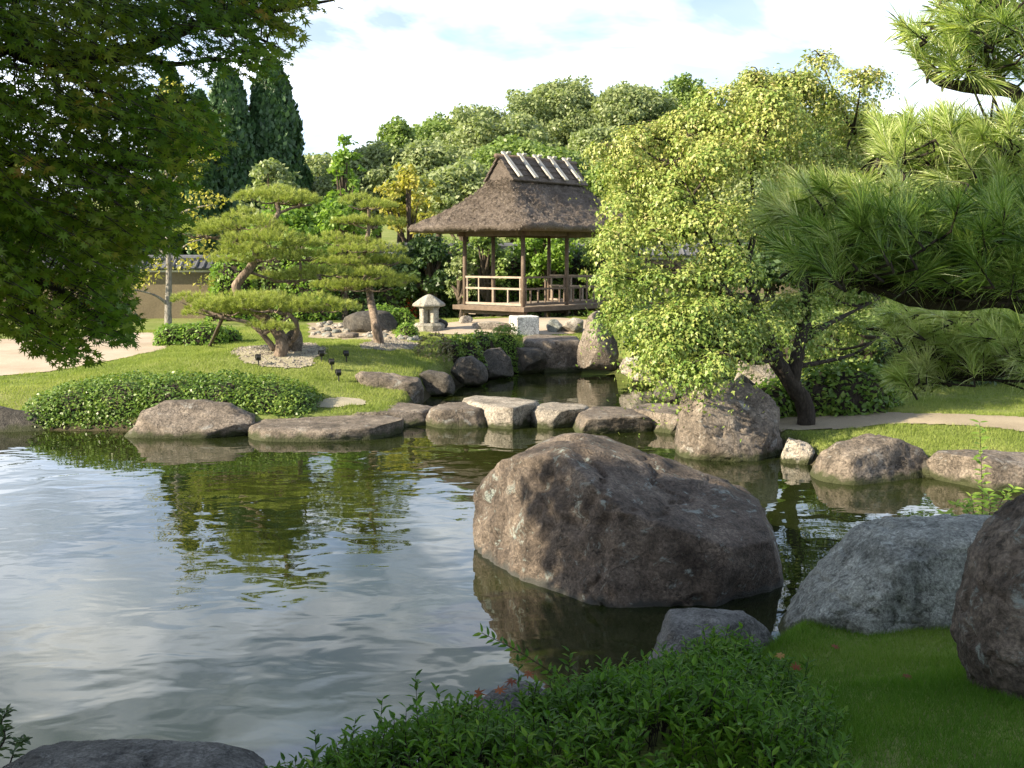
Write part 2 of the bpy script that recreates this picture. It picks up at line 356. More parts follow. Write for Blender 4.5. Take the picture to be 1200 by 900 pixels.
# ------------------------------------------------------------------ terrain
def pz(px, py): return tuple(at_z(px, py, 0.0)[:2])
POND = np.array([(-16, 15.6), (-9, 15.3), pz(0, 503), pz(150, 505), pz(297, 508), pz(466, 500), pz(486, 480), pz(500, 466), pz(530, 452), pz(560, 443),
                 pz(600, 434), pz(640, 428), pz(735, 428), pz(770, 446), pz(800, 462), pz(812, 490), pz(850, 512), pz(915, 527), pz(950, 545),
                 pz(1095, 558), pz(1200, 562), (7.5, 12.2), (11, 12.0), (10, 9.0), (6.5, 8.2), (4.3, 7.75), (3.0, 7.0), (1.85, 6.75), (1.3, 6.0), (.6, 5.45),
                 (0.0, 5.1), (-.8, 4.45), (-1.2, 4.1), (-2.0, 4.1), (-2.7, 4.5), (-3.6, 5.6), (-7, 7.5), (-16, 8)])
def poly_sd(P, poly):
    """signed distance, negative inside"""
    P = np.asarray(P, float); n = len(poly); d2 = np.full(len(P), 1e18); ins = np.zeros(len(P), bool)
    for i in range(n):
        a, b = poly[i], poly[(i + 1) % n]; e = b - a; w = P - a
        t_ = np.clip((w @ e) / (e @ e), 0, 1); q = w - t_[:, None] * e; d2 = np.minimum(d2, (q * q).sum(1))
        c1 = (a[1] > P[:, 1]) != (b[1] > P[:, 1])
        with np.errstate(divide='ignore', invalid='ignore'): xx = (b[0] - a[0]) * (P[:, 1] - a[1]) / (b[1] - a[1]) + a[0]
        ins ^= c1 & (P[:, 0] < xx)
    return np.where(ins, -1, 1) * np.sqrt(d2)
def H(x, y):
    x = np.atleast_1d(np.asarray(x, float)); y = np.atleast_1d(np.asarray(y, float)); P = np.stack([x, y], 1)
    far = (np.abs(x) > 20) | (y > 34) | (y < 1)
    sd = np.full(len(x), 5.0); k = ~far
    if k.any(): sd[k] = poly_sd(P[k], POND)
    land = 0.20 + 0.14 * smooth(0.1, 2.0, sd)
    land = land + .42 * np.exp(-(((x - .5) / 6) ** 2 + ((y - 27) / 5) ** 2)) + .12 * smooth(17, 22, y) * (x > -99)
    land = land + .36 * np.exp(-(((x + 4.3) / 2.3) ** 2 + ((y - 19.2) / 1.9) ** 2))
    land = land + .18 * np.exp(-(((x + 2.3) / 1.6) ** 2 + ((y - 21.0) / 2.2) ** 2))
    land = land + smooth(14.4, 21, y) * .75 * smooth(3.0, 5.5, x)
    land = land + .55 * smooth(6.5, 0.5, y) * smooth(0, 1.5, sd)
    land = land + 2.8 * smooth(40, 62, y) + 5 * smooth(60, 110, y)
    land = land + .018 * fbm(np.stack([x * .9, y * .9, 0 * x], 1), 3, 5)
    return np.where(sd > 0, (land) * smooth(-.02, .22, sd), -0.9 * smooth(0.0, .7, -sd))
def Hs(x, y): return float(H(x, y)[0])
def axis(lo, hi, fine_lo, fine_hi, step):
    a = list(np.arange(fine_lo, fine_hi, step)); s = step; v = fine_lo; L = []
    while v > lo: s *= 1.25; v -= s; L.append(v)
    s = step; v = a[-1]; Rr = []
    while v < hi: s *= 1.25; v += s; Rr.append(v)
    return np.array(L[::-1] + a + Rr)
def sheet(name, xs, ys, zf, m_, keep=None, sm=True):
    X, Y = np.meshgrid(xs, ys); x = X.ravel(); y = Y.ravel(); z = zf(x, y)
    nx, ny = len(xs), len(ys); I = np.arange(nx * ny).reshape(ny, nx)
    Fc = np.stack([I[:-1, :-1].ravel(), I[:-1, 1:].ravel(), I[1:, 1:].ravel(), I[1:, :-1].ravel()], 1)
    if keep is not None:
        cx = x[Fc].mean(1); cy = y[Fc].mean(1); Fc = Fc[keep(cx, cy)]
        used = np.unique(Fc); mp_ = np.full(nx * ny, -1); mp_[used] = np.arange(len(used)); Fc = mp_[Fc]; x, y, z = x[used], y[used], z[used]
    return np_mesh(name, np.stack([x, y, z], 1), Fc, m_, smooth_=sm)
def ground_px(px, py):
    """point of the terrain seen at a pixel"""
    z = .35
    for _ in range(12):
        q = at_z(px, py, z); z = .5 * z + .5 * Hs(q[0], q[1])
    return np.array([q[0], q[1], Hs(q[0], q[1])])
gr = sheet('ground', axis(-1500, 1500, -10, 10, .13), axis(-300, 2500, 1.0, 30, .13), H, M['lawn']); tag(gr, kind='structure')
wt = sheet('pond_water', np.linspace(-15.9, 10.9, 60), np.linspace(3.5, 26, 60), lambda x, y: np.zeros(len(x)), M['water']); tag(wt, kind='structure')

def gpoly(pts): return np.array([ground_px(*q)[:2] for q in pts])
SAND = gpoly([(-90, 447), (0, 441), (60, 436), (110, 427), (150, 419), (196, 409), (203, 401), (190, 391), (140, 391), (60, 396), (-90, 398)])
PATH = np.array([(2.6, 14.55), (3.3, 14.45), (4.2, 14.35), (5.2, 14.2), (6.5, 13.9), (9, 13.3), (9, 12.3), (6.5, 13.0), (5.2, 13.35), (4.2, 13.55), (3.3, 13.75), (2.7, 13.9)])
GRAV = gpoly([(272, 414), (300, 407), (340, 405), (378, 409), (382, 415), (366, 421), (372, 427), (350, 431), (318, 432), (296, 428), (282, 421)])
GRAV2 = gpoly([(424, 404), (450, 400), (490, 403), (486, 410), (450, 411), (425, 409)])
PEB = gpoly([(362, 379), (440, 378), (462, 392), (490, 387), (494, 400), (440, 402), (400, 398), (364, 397)])
PAVG = gpoly([(484, 390), (500, 382), (540, 378), (640, 376), (700, 378), (704, 389), (620, 393), (560, 392), (520, 392)])
GRAV3 = gpoly([(372, 470), (400, 465), (425, 468), (430, 476), (400, 478), (372, 477)])
def wob(x, y, s=0): return .07 * fbm(np.stack([x * 3, y * 3, 0 * x], 1), 3, s)
def patch(name, poly, m_, step=.07, lift=.014):
    lo, hi = poly.min(0) - .2, poly.max(0) + .2
    o = sheet(name, np.arange(lo[0], hi[0], step), np.arange(lo[1], hi[1], step), lambda x, y: H(x, y) + lift, m_,
              lambda x, y: poly_sd(np.stack([x, y], 1), poly) + wob(x, y) < 0)
    return tag(o, kind='structure')
patch('path', SAND, M['sand']); patch('path', PATH, M['path2'])
patch('gravel_bed', PEB, M['path2']); patch('gravel_bed', PAVG, M['sand']); patch('gravel_bed', GRAV, M['gravel'], .05); patch('gravel_bed', GRAV2, M['gravel'], .05); patch('gravel_bed', GRAV3, M['gravel'], .05)

# ------------------------------------------------------------------ rocks
def ico(sub):
    bm = bmesh.new(); bmesh.ops.create_icosphere(bm, subdivisions=sub, radius=1)
    V = np.array([v.co[:] for v in bm.verts]); Fc = np.array([[v.index for v in f.verts] for f in bm.faces]); bm.free(); return V, Fc
ICO = {k: ico(k) for k in (3, 4, 5, 6)}
def radial(poly, th):
    """radius of polygon (about its given centre, star shaped) at angles th"""
    r = np.full(len(th), 1e-3); n = len(poly); d = np.stack([np.cos(th), np.sin(th)], 1)
    for i in range(n):
        a, b = poly[i], poly[(i + 1) % n]; e = b - a; den = d[:, 0] * e[1] - d[:, 1] * e[0]
        with np.errstate(divide='ignore', invalid='ignore'):
            t_ = (a[0] * e[1] - a[1] * e[0]) / den; s_ = (a[0] * d[:, 1] - a[1] * d[:, 0]) / den
        ok = (np.abs(den) > 1e-9) & (t_ > 0) & (s_ >= -1e-6) & (s_ <= 1 + 1e-6)
        r = np.where(ok, np.maximum(r, t_), r)
    return r
def inflate(c, poly2, U, Wv, Nn, th_n, m=2.4, sub=5, seed=0, rough=.05, cuts=6, cut_depth=.30, fine=.016, extra=(), planes=()):
    D, Fc = ICO[sub]; u, v, w = D[:, 0], D[:, 1], D[:, 2]
    ea, eb = np.abs(poly2[:, 0]).max(), np.abs(poly2[:, 1]).max(); pn = poly2 / np.array([ea, eb])
    th = np.arctan2(v, u); s = np.sqrt(u * u + v * v); k = (s ** m + np.abs(w) ** m) ** (-1 / m)
    rr = radial(pn, th)
    P = np.array(c) + (k * s * rr * np.cos(th) * ea)[:, None] * U + (k * s * rr * np.sin(th) * eb)[:, None] * Wv + (k * w * th_n)[:, None] * Nn
    ext0 = [(((P - c) @ A_).min(), ((P - c) @ A_).max()) for A_ in (U, Wv)]
    size = min(ea, eb, th_n) * 1.15; rg = np.random.default_rng(seed + 11)
    for i in range(cuts + 2):
        n_ = rg.normal(size=3); n_ /= np.linalg.norm(n_); h = (P - c) @ n_; lim = h.max() * (1 - cut_depth * rg.uniform(.5, 1.7) * (.45 + .75 * abs(n_ @ Nn)))
        over = np.maximum(h - lim, 0); P = P - over[:, None] * n_ * .96
    for n_, f_ in extra:
        n_ = np.array(n_, float); n_ /= np.linalg.norm(n_); h = (P - c) @ n_; lim = h.max() * f_; over = np.maximum(h - lim, 0); P = P - over[:, None] * n_ * .97
    for A_, (lo_, hi_) in zip((U, Wv), ext0):
        q_ = (P - c) @ A_; l2, h2 = q_.min(), q_.max(); qn = lo_ + (q_ - l2) * (hi_ - lo_) / (h2 - l2); P = P + (qn - q_)[:, None] * A_
    for q0_, n_ in planes:
        n_ = np.array(n_, float); n_ /= np.linalg.norm(n_); over = np.maximum((P - np.array(q0_)) @ n_, 0); P = P - over[:, None] * n_ * .97
    dirn = (P - c) / (np.linalg.norm(P - c, axis=1)[:, None] + 1e-9)
    dsp = rough * size * fbm(P / size * 1.9 + seed * 3.1, 5, seed) + fine * size * fbm(P / size * 11 + seed, 3, seed + 9, .6)
    rid = 1 - np.abs(fbm(P / size * 1.7 + seed * 1.7, 4, seed + 30)) * 9; dsp -= .05 * size * np.clip(rid, 0, 1)
    return P + dirn * dsp[:, None], Fc
def base_of(V):
    return (float((V[:, 0].min() + V[:, 0].max()) / 2), float((V[:, 1].min() + V[:, 1].max()) / 2), float(V[:, 2].min()))
def rock(label, pts, Y, thick, m_, slope=0.0, m=3.0, sub=5, seed=None, name='rock', cat='rock', group=None, x0=None, **k):
    """a boulder from its outline in the photograph, standing in the vertical plane y = Y + slope*(x-x0)"""
    seed = seed if seed is not None else (abs(hash(label)) % 1000 if False else sum(map(ord, label)) % 997)
    W = []
    if x0 is None: x0 = at_y(sum(q[0] for q in pts) / len(pts), pts[0][1], Y)[0]
    for px, py in pts:
        d = ray(px, py); t_ = (Y - slope * x0) / (d[1] - slope * d[0]); W.append(np.array([d[0] * t_, d[1] * t_, CAMZ + d[2] * t_]))
    W = np.array(W); U = np.array([1, slope, 0]) / math.hypot(1, slope); Nn = np.array([-U[1], U[0], 0]); up = np.array([0, 0, 1.])
    c = (W.min(0) + W.max(0)) / 2; c = np.array([c[0], Y + slope * (c[0] - x0), c[2]])
    poly = np.stack([(W - c) @ U, (W - c) @ up], 1)
    V, Fc = inflate(c, poly, U, up, Nn, thick, m, sub, seed, **k)
    o = np_mesh(name, V, Fc, M[m_], smooth_=True); recenter(o, base_of(V)); return tag(o, label, cat, group)
def slab(label, pts, ztop, zbot, m_, m=11, sub=5, seed=None, name='stepping_stone', cat='stepping stone', group=None, flare=.06, **k):
    """a flat topped stone from the outline of its top in the photograph"""
    seed = seed if seed is not None else sum(map(ord, label)) % 997
    W = np.array([at_z(px, py, ztop) for px, py in pts]); c = (W.min(0) + W.max(0)) / 2; hz = (ztop - zbot) / 2; c[2] = ztop - hz
    poly = (W - c)[:, :2]
    k.setdefault('cuts', 3); k.setdefault('cut_depth', .07); k.setdefault('rough', .035)
    if 'extra' not in k:
        rs = np.random.default_rng(seed); k['extra'] = [((math.cos(a_), math.sin(a_), rs.uniform(-.25, .55)), rs.uniform(.72, .93)) for a_ in rs.uniform(0, 6.28, 9)]
    V, Fc = inflate(c, poly, np.array([1., 0, 0]), np.array([0, 1., 0]), np.array([0, 0, 1.]), hz, m, sub, seed, **k)
    f = 1 + flare * (ztop - V[:, 2]) / (2 * hz); V[:, :2] = c[:2] + (V[:, :2] - c[:2]) * f[:, None]
    o = np_mesh(name, V, Fc, M[m_], smooth_=True); recenter(o, base_of(V)); return tag(o, label, cat, group)

# foreground
rock('huge brown boulder standing in the water at the centre of the pond', [(545, 648), (549, 605), (566, 566), (583, 546), (612, 538), (636, 529), (660, 519), (688, 517), (722, 528),
     (775, 541), (830, 564), (884, 588), (914, 610), (922, 655), (914, 715), (880, 745), (800, 765), (700, 752), (640, 705), (585, 668)],
     8.3, 1.08, 'rock_big', slope=-.12, m=3.0, sub=6, seed=5, rough=.045, cuts=5, cut_depth=.16, fine=.010, 
     planes=[((-.41, 8.97, 0), (-.90, -.37, .20)), ((.05, 7.86, 0), (-.70, -.68, .28)), ((.0, 7.9, .6), (-.6, -.5, .62)), ((1.0, 7.24, 0), (-.05, -1, .20)), ((1.52, 7.32, 0), (.62, -.75, -.10)), ((.95, 7.3, .95), (.0, -.8, .6))])
rock('pale grey lichened boulder lying on the near lawn beside the water', [(915, 760), (925, 725), (950, 690), (985, 650), (1020, 622), (1050, 612), (1090, 613), (1130, 611), (1165, 612), (1185, 630), (1190, 690),
     (1160, 750), (1080, 775), (990, 790)], 6.55, .62, 'rock_grey', slope=-.05, m=2.3, sub=6, seed=12, rough=.05, cuts=3, cut_depth=.2, extra=[((.2, -.95, .1), .72)])
rock('tall dark upright boulder cut off by the right edge of the photo', [(1128, 740), (1130, 700), (1145, 650), (1165, 622), (1200, 596), (1250, 575), (1320, 600), (1340, 700), (1330, 840), (1260, 880), (1180, 830), (1150, 800)],
     4.75, .42, 'rock_big', m=2.3, sub=6, seed=3, rough=.04)
rock('low dark grey rock behind the leafy shrub by the big boulder', [(745, 790), (768, 750), (790, 730), (830, 725), (880, 727), (900, 745), (922, 775), (925, 815), (850, 850), (770, 840)], 5.9, .36, 'rock_slate', m=3.6, seed=22, rough=.06, cuts=6)
rock('small dark stone half buried in the leafy shrub', [(535, 840), (550, 818), (585, 808), (625, 810), (648, 824), (655, 860), (590, 880), (540, 870)], 4.75, .25, 'rock_slate', m=2.6, seed=24)
rock('broad dark mossy rock at the bottom left edge of the photo', [(-60, 950), (-20, 912), (40, 900), (120, 893), (200, 892), (260, 893), (292, 905), (318, 930), (320, 970), (150, 1010), (-60, 990)], 4.15, .42, 'rock_slate', m=3.2, sub=6, seed=28, rough=.03)
# left bank
rock('dark shaded rock at the far left bank below the lawn', [(-90, 520), (-80, 478), (-20, 474), (30, 475), (50, 480), (56, 500), (50, 520), (-20, 530)], 15.0, .4, 'rock_dark', m=4, seed=31)
rock('brown angular rock at the water in front of the clipped hedge', [(150, 512), (165, 498), (172, 480), (190, 471), (228, 470), (252, 474), (272, 486), (296, 494), (300, 512), (250, 524), (180, 524)], 14.7, .45, 'rock_brown', m=3.4, seed=33, cuts=6, extra=[((.1, -.6, .8), .62)])
slab('long low flat stone at the left bank beside the brown rock', [(298, 494), (302, 490), (360, 486), (440, 484), (462, 490), (468, 498), (440, 500), (370, 503), (306, 502)], .17, -.25, 'rock_brown', m=9, seed=35, name='rock', cat='rock')
# stepping stones
G = 'stepping stones crossing the pond'
slab('dark flat stepping stone at the left end of the row, joining the bank', [(398, 480), (400, 473), (430, 470), (480, 470), (512, 474), (508, 481), (470, 485), (420, 486)], .20, -.3, 'rock_brown', seed=41, group=G)
slab('stepping stone with a white streaked front corner, left of the bright block', [(497, 476), (520, 470), (550, 470), (572, 473), (572, 479), (548, 481), (520, 481)], .26, -.3, 'rock_brown', seed=42, group=G)
slab('bright whitish angular block with the highest flat top of the stepping stones', [(541, 465), (556, 462), (600, 464), (632, 468), (625, 474), (600, 478), (560, 472)], .31, -.3, 'rock_pale', seed=43, group=G, rough=.015, flare=.0, cuts=-9, extra=[((-.35, -.9, .0), .80), ((.85, -.5, 0), .80), ((-.8, .5, 0), .85)])
slab('small pale stepping stone right of the bright block', [(618, 475), (640, 469), (672, 469), (692, 473), (688, 479), (662, 482), (632, 482)], .25, -.3, 'rock_pale', seed=44, m=8, group=G)
slab('wide brown rounded stepping stone near the middle of the row', [(664, 482), (690, 474), (730, 474), (758, 479), (764, 487), (730, 489), (680, 490)], .23, -.3, 'rock_brown', seed=45, m=6, group=G)
slab('last stepping stone, next to the boulder under the maple', [(735, 476), (760, 471), (800, 471), (812, 478), (800, 485), (770, 487), (745, 484)], .25, -.3, 'rock_brown', seed=46, group=G)
# inner pond, left bank
rock('long brown rock with a pale top on the lawn edge left of the inner pond', [(416, 445), (420, 435), (440, 437), (492, 444), (496, 456), (495, 474), (450, 476), (425, 466)], 17.6, .3, 'rock_brown', m=4, seed=51)
rock('low dark rock at the inner pond edge behind the long brown rock', [(478, 455), (482, 440), (500, 434), (524, 437), (534, 450), (530, 462), (490, 464)], 18.9, .3, 'rock_dark', seed=52)
rock('dark pointed rock at the left edge of the inner pond', [(528, 436), (535, 420), (552, 417), (566, 428), (572, 446), (560, 452), (534, 450)], 20.3, .3, 'rock_dark', seed=53)
rock('black domed rock below the round clipped shrub', [(556, 420), (566, 410), (586, 407), (598, 418), (602, 440), (570, 444), (556, 436)], 21.6, .35, 'rock_dark', seed=54)
rock('dark squarish rock left of the long block wall stone', [(596, 412), (606, 407), (630, 408), (638, 412), (640, 436), (600, 438)], 22.6, .35, 'rock_dark', m=4, seed=55)
slab('long block of rough stone with a lit top at the pond edge before the pavilion', [(611, 394), (620, 391), (678, 393), (682, 398), (640, 399), (614, 398)], .68, -.3, 'rock_brown', m=12, seed=56, name='stone_block', cat='stone block', flare=0, rough=.02, cuts=-8, extra=[((-.1, -1, .1), .95)])
rock('upright standing stone at the pond edge in front of the pavilion', [(678, 432), (676, 405), (680, 382), (692, 370), (701, 365), (706, 378), (722, 392), (724, 415), (720, 434)], 22.6, .38, 'rock_brown', m=2.8, sub=5, seed=57, extra=[((-.75, -.6, .1), .55)])
rock('pale brown rock half hidden under the maple at the inner pond bank', [(726, 428), (732, 418), (746, 420), (764, 436), (772, 450), (748, 448), (730, 438)], 20.5, .35, 'rock_pale', seed=58)
rock('dark rock beneath the drooping maple behind the last stepping stone', [(766, 462), (772, 446), (790, 442), (806, 452), (808, 474), (780, 474)], 17.6, .3, 'rock_dark', seed=59)
# right bank
rock('large boulder with a shaded right side under the maple', [(792, 540), (794, 500), (798, 465), (806, 455), (830, 449), (852, 447), (874, 452), (898, 468), (912, 485), (918, 515), (918, 545), (850, 556)],
     13.2, .62, 'rock_brown', m=2.7, sub=6, seed=61, rough=.03, extra=[((.8, -.6, .1), .62)])
rock('dark peaked rock just behind the large boulder under the maple', [(852, 466), (862, 448), (872, 439), (884, 450), (896, 470), (880, 478)], 14.2, .3, 'rock_dark', seed=62)
rock('pinkish pointed rock between the bushes behind the maple trunk', [(860, 448), (862, 430), (872, 418), (888, 419), (904, 430), (906, 450), (880, 456)], 16.2, .3, 'rock_pale', seed=63, cuts=9)
rock('small pale cracked stone at the water right of the large boulder', [(916, 546), (917, 520), (928, 514), (946, 516), (952, 530), (948, 546), (930, 550)], 12.6, .22, 'rock_pale', seed=64, m=3)
rock('brown pyramid shaped rock on the right bank', [(950, 566), (958, 540), (978, 522), (1002, 511), (1018, 511), (1045, 518), (1070, 530), (1090, 552), (1094, 575), (1020, 584), (965, 578)], 11.7, .5, 'rock_brown', m=2.6, seed=65, cuts=5, extra=[((.45, -.85, .3), .6)])
rock('flat topped rock at the right bank by the edge of the photo', [(1096, 570), (1097, 545), (1110, 533), (1140, 530), (1180, 532), (1225, 536), (1232, 575), (1160, 584), (1110, 582)], 11.4, .45, 'rock_brown', m=4, seed=66)
rock('small dark stone between the pyramid rock and the flat topped rock', [(1074, 556), (1080, 538), (1098, 536), (1106, 560), (1090, 570)], 11.8, .2, 'rock_dark', seed=67)
# around the pavilion
def lying(label, px, py, w, h, m_, Y=None, seed=None, name='rock', cat='rock', group=None, th=None, **k):
    q = ground_px(px, py); s = F / q[1]
    pts = [(px + w * .5 * math.cos(a), py - h * .35 - h * .6 * math.sin(a)) for a in np.linspace(0, 2 * math.pi, 12, endpoint=False)]
    return rock(label, pts, q[1], th or (w * .4 / s), m_, m=2.8, sub=4, seed=seed, name=name, cat=cat, group=group, **k)
lying('dark humped rock behind the pebble bed left of the stone lantern', 433, 388, 66, 26, 'rock_dark', seed=71)
lying('round pale base stone under the left corner post of the pavilion', 546, 379, 17, 10, 'rock_pale', seed=72)
lying('low pale rock on the bank in front of the pavilion steps', 576, 386, 46, 10, 'rock_pale', seed=73)
lying('small dark pointed stone right of the stone lantern', 517, 385, 16, 13, 'rock_dark', seed=74)
lying('brown low stone behind the round shrub at the pavilion', 590, 388, 30, 10, 'rock_brown', seed=75)
lying('upright brown rock beside the trunk of the large cloud pine', 344, 411, 22, 30, 'rock_brown', seed=76)
lying('pale stone under the right side of the pavilion deck', 671, 388, 26, 17, 'rock_pale', seed=77)
lying('grey stone under the middle of the pavilion deck', 650, 387, 20, 14, 'rock_grey', seed=78)
lying('long brown stone lying in the pebble bed near the thin pine', 408, 396, 26, 7, 'rock_brown', seed=79)
q = ground_px(613, 391)
mb = MB(); mb.box((q[0] + .02, q[1], q[2] + .18), (.56, .5, .46), ((.93, .36, 0), (-.36, .93, 0), (0, 0, 1)))
wb = mb.build('stone_block', M['white_stone'], bevel=.02); tag(wb, 'white squared stone block below the near corner of the pavilion', 'stone block')
recenter(wb, (q[0] + .02, q[1], q[2] - .05))
# pebbles
for i in range(120):
    px = random.uniform(366, 490); py = random.uniform(380, 397) if px < 440 else random.uniform(387, 400)
    if 458 < px < 492 and py < 397: continue
    w = random.uniform(5, 10)
    q = ground_px(px, py); r_ = w / F * q[1] / 2
    D, Fc = ICO[3]; V = D * np.array([r_, r_ * random.uniform(.7, 1), r_ * random.uniform(.5, .8)]) + 0
    V = V + D * (r_ * .18 * fbm(D * 1.5 + i, 2, i))[:, None]
    o = np_mesh('pebble', V, Fc, M['rock_pale' if i % 3 else 'rock_grey'], smooth_=True); o.location = (q[0], q[1], q[2] + r_ * .35)
    tag(o, 'pale round stone in the pebble bed near the pavilion', 'stone', 'round stones in the pebble bed')

# ------------------------------------------------------------------ pavilion
Nc = np.array([.29, 28.0]); u = np.array([.68, .733]); u /= np.linalg.norm(u); v = np.array([-u[1], u[0]])
LW, LS = 2.15, 3.5; DZ = 1.15
def pv(s, t_, z): q = Nc + u * s + v * t_; return np.array([q[0], q[1], z])
U3, V3, Z3 = (u[0], u[1], 0), (v[0], v[1], 0), (0, 0, 1)
AX = (U3, V3, Z3)
gz = .72
pav = empty('pavilion', tuple(pv(LS / 2, LW / 2, gz)), 'open wooden garden pavilion with a thatched roof beyond the pond', 'pavilion')
posts = [(0, 0), (0, LW), (LS / 2, 0), (LS, 0), (LS, LW), (LS * .32, LW), (LS * .67, LW)]
for s_, t_ in posts:
    mb = MB(); g_ = Hs(*pv(s_, t_, 0)[:2]) - .05
    mb.tube([pv(s_, t_, g_), pv(s_, t_, 2.0), pv(s_, t_, 3.12)], [.062, .058, .055], 10); mb.build('post', M['wood'], pav, sm=True)
mb = MB(); ov = .2
nb_ = 16
for i in range(nb_):
    w_ = (LW + 2 * ov) / nb_; mb.box(pv(LS / 2, -ov + w_ * (i + .5), DZ - .02), (LS + 2 * ov, w_ - .008, .035), AX)
mb.build('deck', M['wood_pale'], pav)
mb = MB()
for t_ in (-ov - .02, LW + ov + .02): mb.box(pv(LS / 2, t_, DZ - .06), (LS + 2 * ov + .08, .04, .12), AX)
for s_ in (-ov - .02, LS + ov + .02): mb.box(pv(s_, LW / 2, DZ - .06), (.04, LW + 2 * ov, .12), AX)
for s_ in (0, LS / 2, LS): mb.box(pv(s_, LW / 2, DZ - .18), (.1, LW + .2, .1), AX)
mb.build('deck_frame', M['wood'], pav)
def railing(p0, p1, n, ends=True):
    a = pv(*p0, 0); b = pv(*p1, 0); d = (b - a)[:2]; L = np.linalg.norm(d); d3 = np.array([d[0] / L, d[1] / L, 0]); n3 = np.array([-d3[1], d3[0], 0])
    A_ = (d3, n3, (0, 0, 1)); mb = MB(); mid = (a + b) / 2
    mb.box(mid + (0, 0, DZ + .76), (L + .1, .055, .05), A_); mb.box(mid + (0, 0, DZ + .46), (L, .045, .05), A_); mb.box(mid + (0, 0, DZ + .055), (L, .05, .06), A_)
    for i in range(n + 1):
        f_ = i / n; c_ = a + (b - a) * f_
        full = i % 3 == 0
        if i in (0, n): c_ = c_ + d3 * (.1 if i == 0 else -.1)
        mb.box(c_ + (0, 0, DZ + (.40 if full or i in (0, n) else .26)), (.035, .035, .68 if full or i in (0, n) else .40), A_)
    mb.build('railing', M['wood_pale'] if p0[0] == p1[0] else M['wood'], pav)  # light and shade put in by wood tone: sunlit ends pale, sides dark
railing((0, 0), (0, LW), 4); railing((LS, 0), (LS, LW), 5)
railing((0, 0), (LS / 2, 0), 6); railing((LS / 2, 0), (LS, 0), 6)
# beams under the roof
mb = MB()
for t_ in (0, LW): mb.box(pv(LS / 2, t_, 3.06), (LS + .5, .09, .13), AX)
for s_ in (0, LS): mb.box(pv(s_, LW / 2, 3.055), (.09, LW + .5, .12), AX)
for s_ in np.linspace(-.9, LS + .9, 15):
    mb.box(pv(s_, LW / 2, 3.155), (.045, LW + 1.8, .05), AX)
mb.build('roof_beam', M['wood'], pav)
# thatch: stacked rounded rectangles from soffit to ridge
cs, ct = LS / 2, LW / 2
def rect_ring(a, b, z, n, corner=.25, sag=0):
    pts = []
    per = []
    for sgn in range(4):
        for i in range(n):
            f_ = -1 + 2 * i / n
            if sgn == 0: p_ = (f_ * a, -b)
            elif sgn == 1: p_ = (a, f_ * b)
            elif sgn == 2: p_ = (-f_ * a, b)
            else: p_ = (-a, -f_ * b)
            per.append(p_)
    for x_, y_ in per:
        ax_, by_ = a - corner, b - corner
        if abs(x_) > ax_ and abs(y_) > by_ and corner > 0:
            dx, dy = abs(x_) - ax_, abs(y_) - by_; l = math.hypot(dx, dy); mx_ = max(dx, dy); k_ = corner / l if l > 0 else 1
            k_ = min(k_, 1) if mx_ < corner * 1.001 else 1
            x2 = math.copysign(ax_ + dx * (mx_ / l if l else 1), x_); y2 = math.copysign(by_ + dy * (mx_ / l if l else 1), y_)
        else: x2, y2 = x_, y_
        e = max(0, abs(x_) / a + abs(y_) / b - 1.2)
        pts.append(pv(cs + x2, ct + y2, z + sag * e))
    return pts
A0, B0 = LS / 2 + 1.15, LW / 2 + 1.15; NN = 70
prof = [(0.0, .0, 3.14, .3)]   # (inset, , z, corner)
rings = []
rings.append(rect_ring(A0 - 1.0, B0 - 1.0, 3.17, NN, .05))
rings.append(rect_ring(A0 - .30, B0 - .30, 3.09, NN, .2))
rings.append(rect_ring(A0 - .04, B0 - .04, 3.13, NN, .25, .02))
rings.append(rect_ring(A0, B0, 3.19, NN, .28, .02)); rings.append(rect_ring(A0 + .01, B0 + .01, 3.25, NN, .28, .02))
RA, RB, RZ = 1.48, .34, 4.52
K = 64
for i in range(K + 1):
    f_ = i / K; z = 3.28 + (RZ - 3.28) * (f_ ** 1.18 * .75 + .25 * f_ ** 2.2)
    rings.append(rect_ring(A0 - .03 + (RA - A0 + .03) * f_, B0 - .03 + (RB - B0 + .03) * f_, z, NN, .26 * (1 - f_) + .02, .03 * (1 - f_)))
V = np.array([p_ for r_ in rings for p_ in r_]); n4 = 4 * NN
Fc = [(i * n4 + k, i * n4 + (k + 1) % n4, (i + 1) * n4 + (k + 1) % n4, (i + 1) * n4 + k) for i in range(len(rings) - 1) for k in range(n4)]
lay = np.arange(len(V)) // n4; saw = ((lay * .9 + 2.2 * fbm(V * 1.6, 2, 12)) % 5) / 5.
dsp = .035 * fbm(V * 5, 4, 3) + .035 * fbm(V * 16, 2, 8) - .035 * saw
V[:, 2] += dsp * (lay > 1); th_o = np_mesh('roof', V, Fc, M['thatch'], pav)
# close underside
# straw ends roughening the thatch
NS = 30000; top = V[lay > 2]; idx = rng.integers(0, len(top) - n4, NS); Pp = top[idx] + rng.normal(0, .02, (NS, 3))
down = Pp - np.array([*pv(cs, ct, 0)[:2], 0]); down[:, 2] = 0; down /= np.linalg.norm(down, axis=1)[:, None] + 1e-6; down[:, 2] = -.35 + rng.normal(0, .25, NS)
down[:, :2] += rng.normal(0, .25, (NS, 2)); down /= np.linalg.norm(down, axis=1)[:, None]
side = np.cross(down, [0, 0, 1]); side /= np.linalg.norm(side, axis=1)[:, None] + 1e-6
ln = rng.uniform(.06, .16, NS)[:, None]; Q = np.stack([Pp - side * .006, Pp + side * .006, Pp + down * ln + [0, 0, .02]], 1).reshape(-1, 3)
st = np_mesh('straw', Q, np.arange(3 * NS).reshape(-1, 3), M['straw'], None, np.repeat(rng.random(NS) ** 1.6, 3)); st.parent = th_o
st.location = (0, 0, 0)
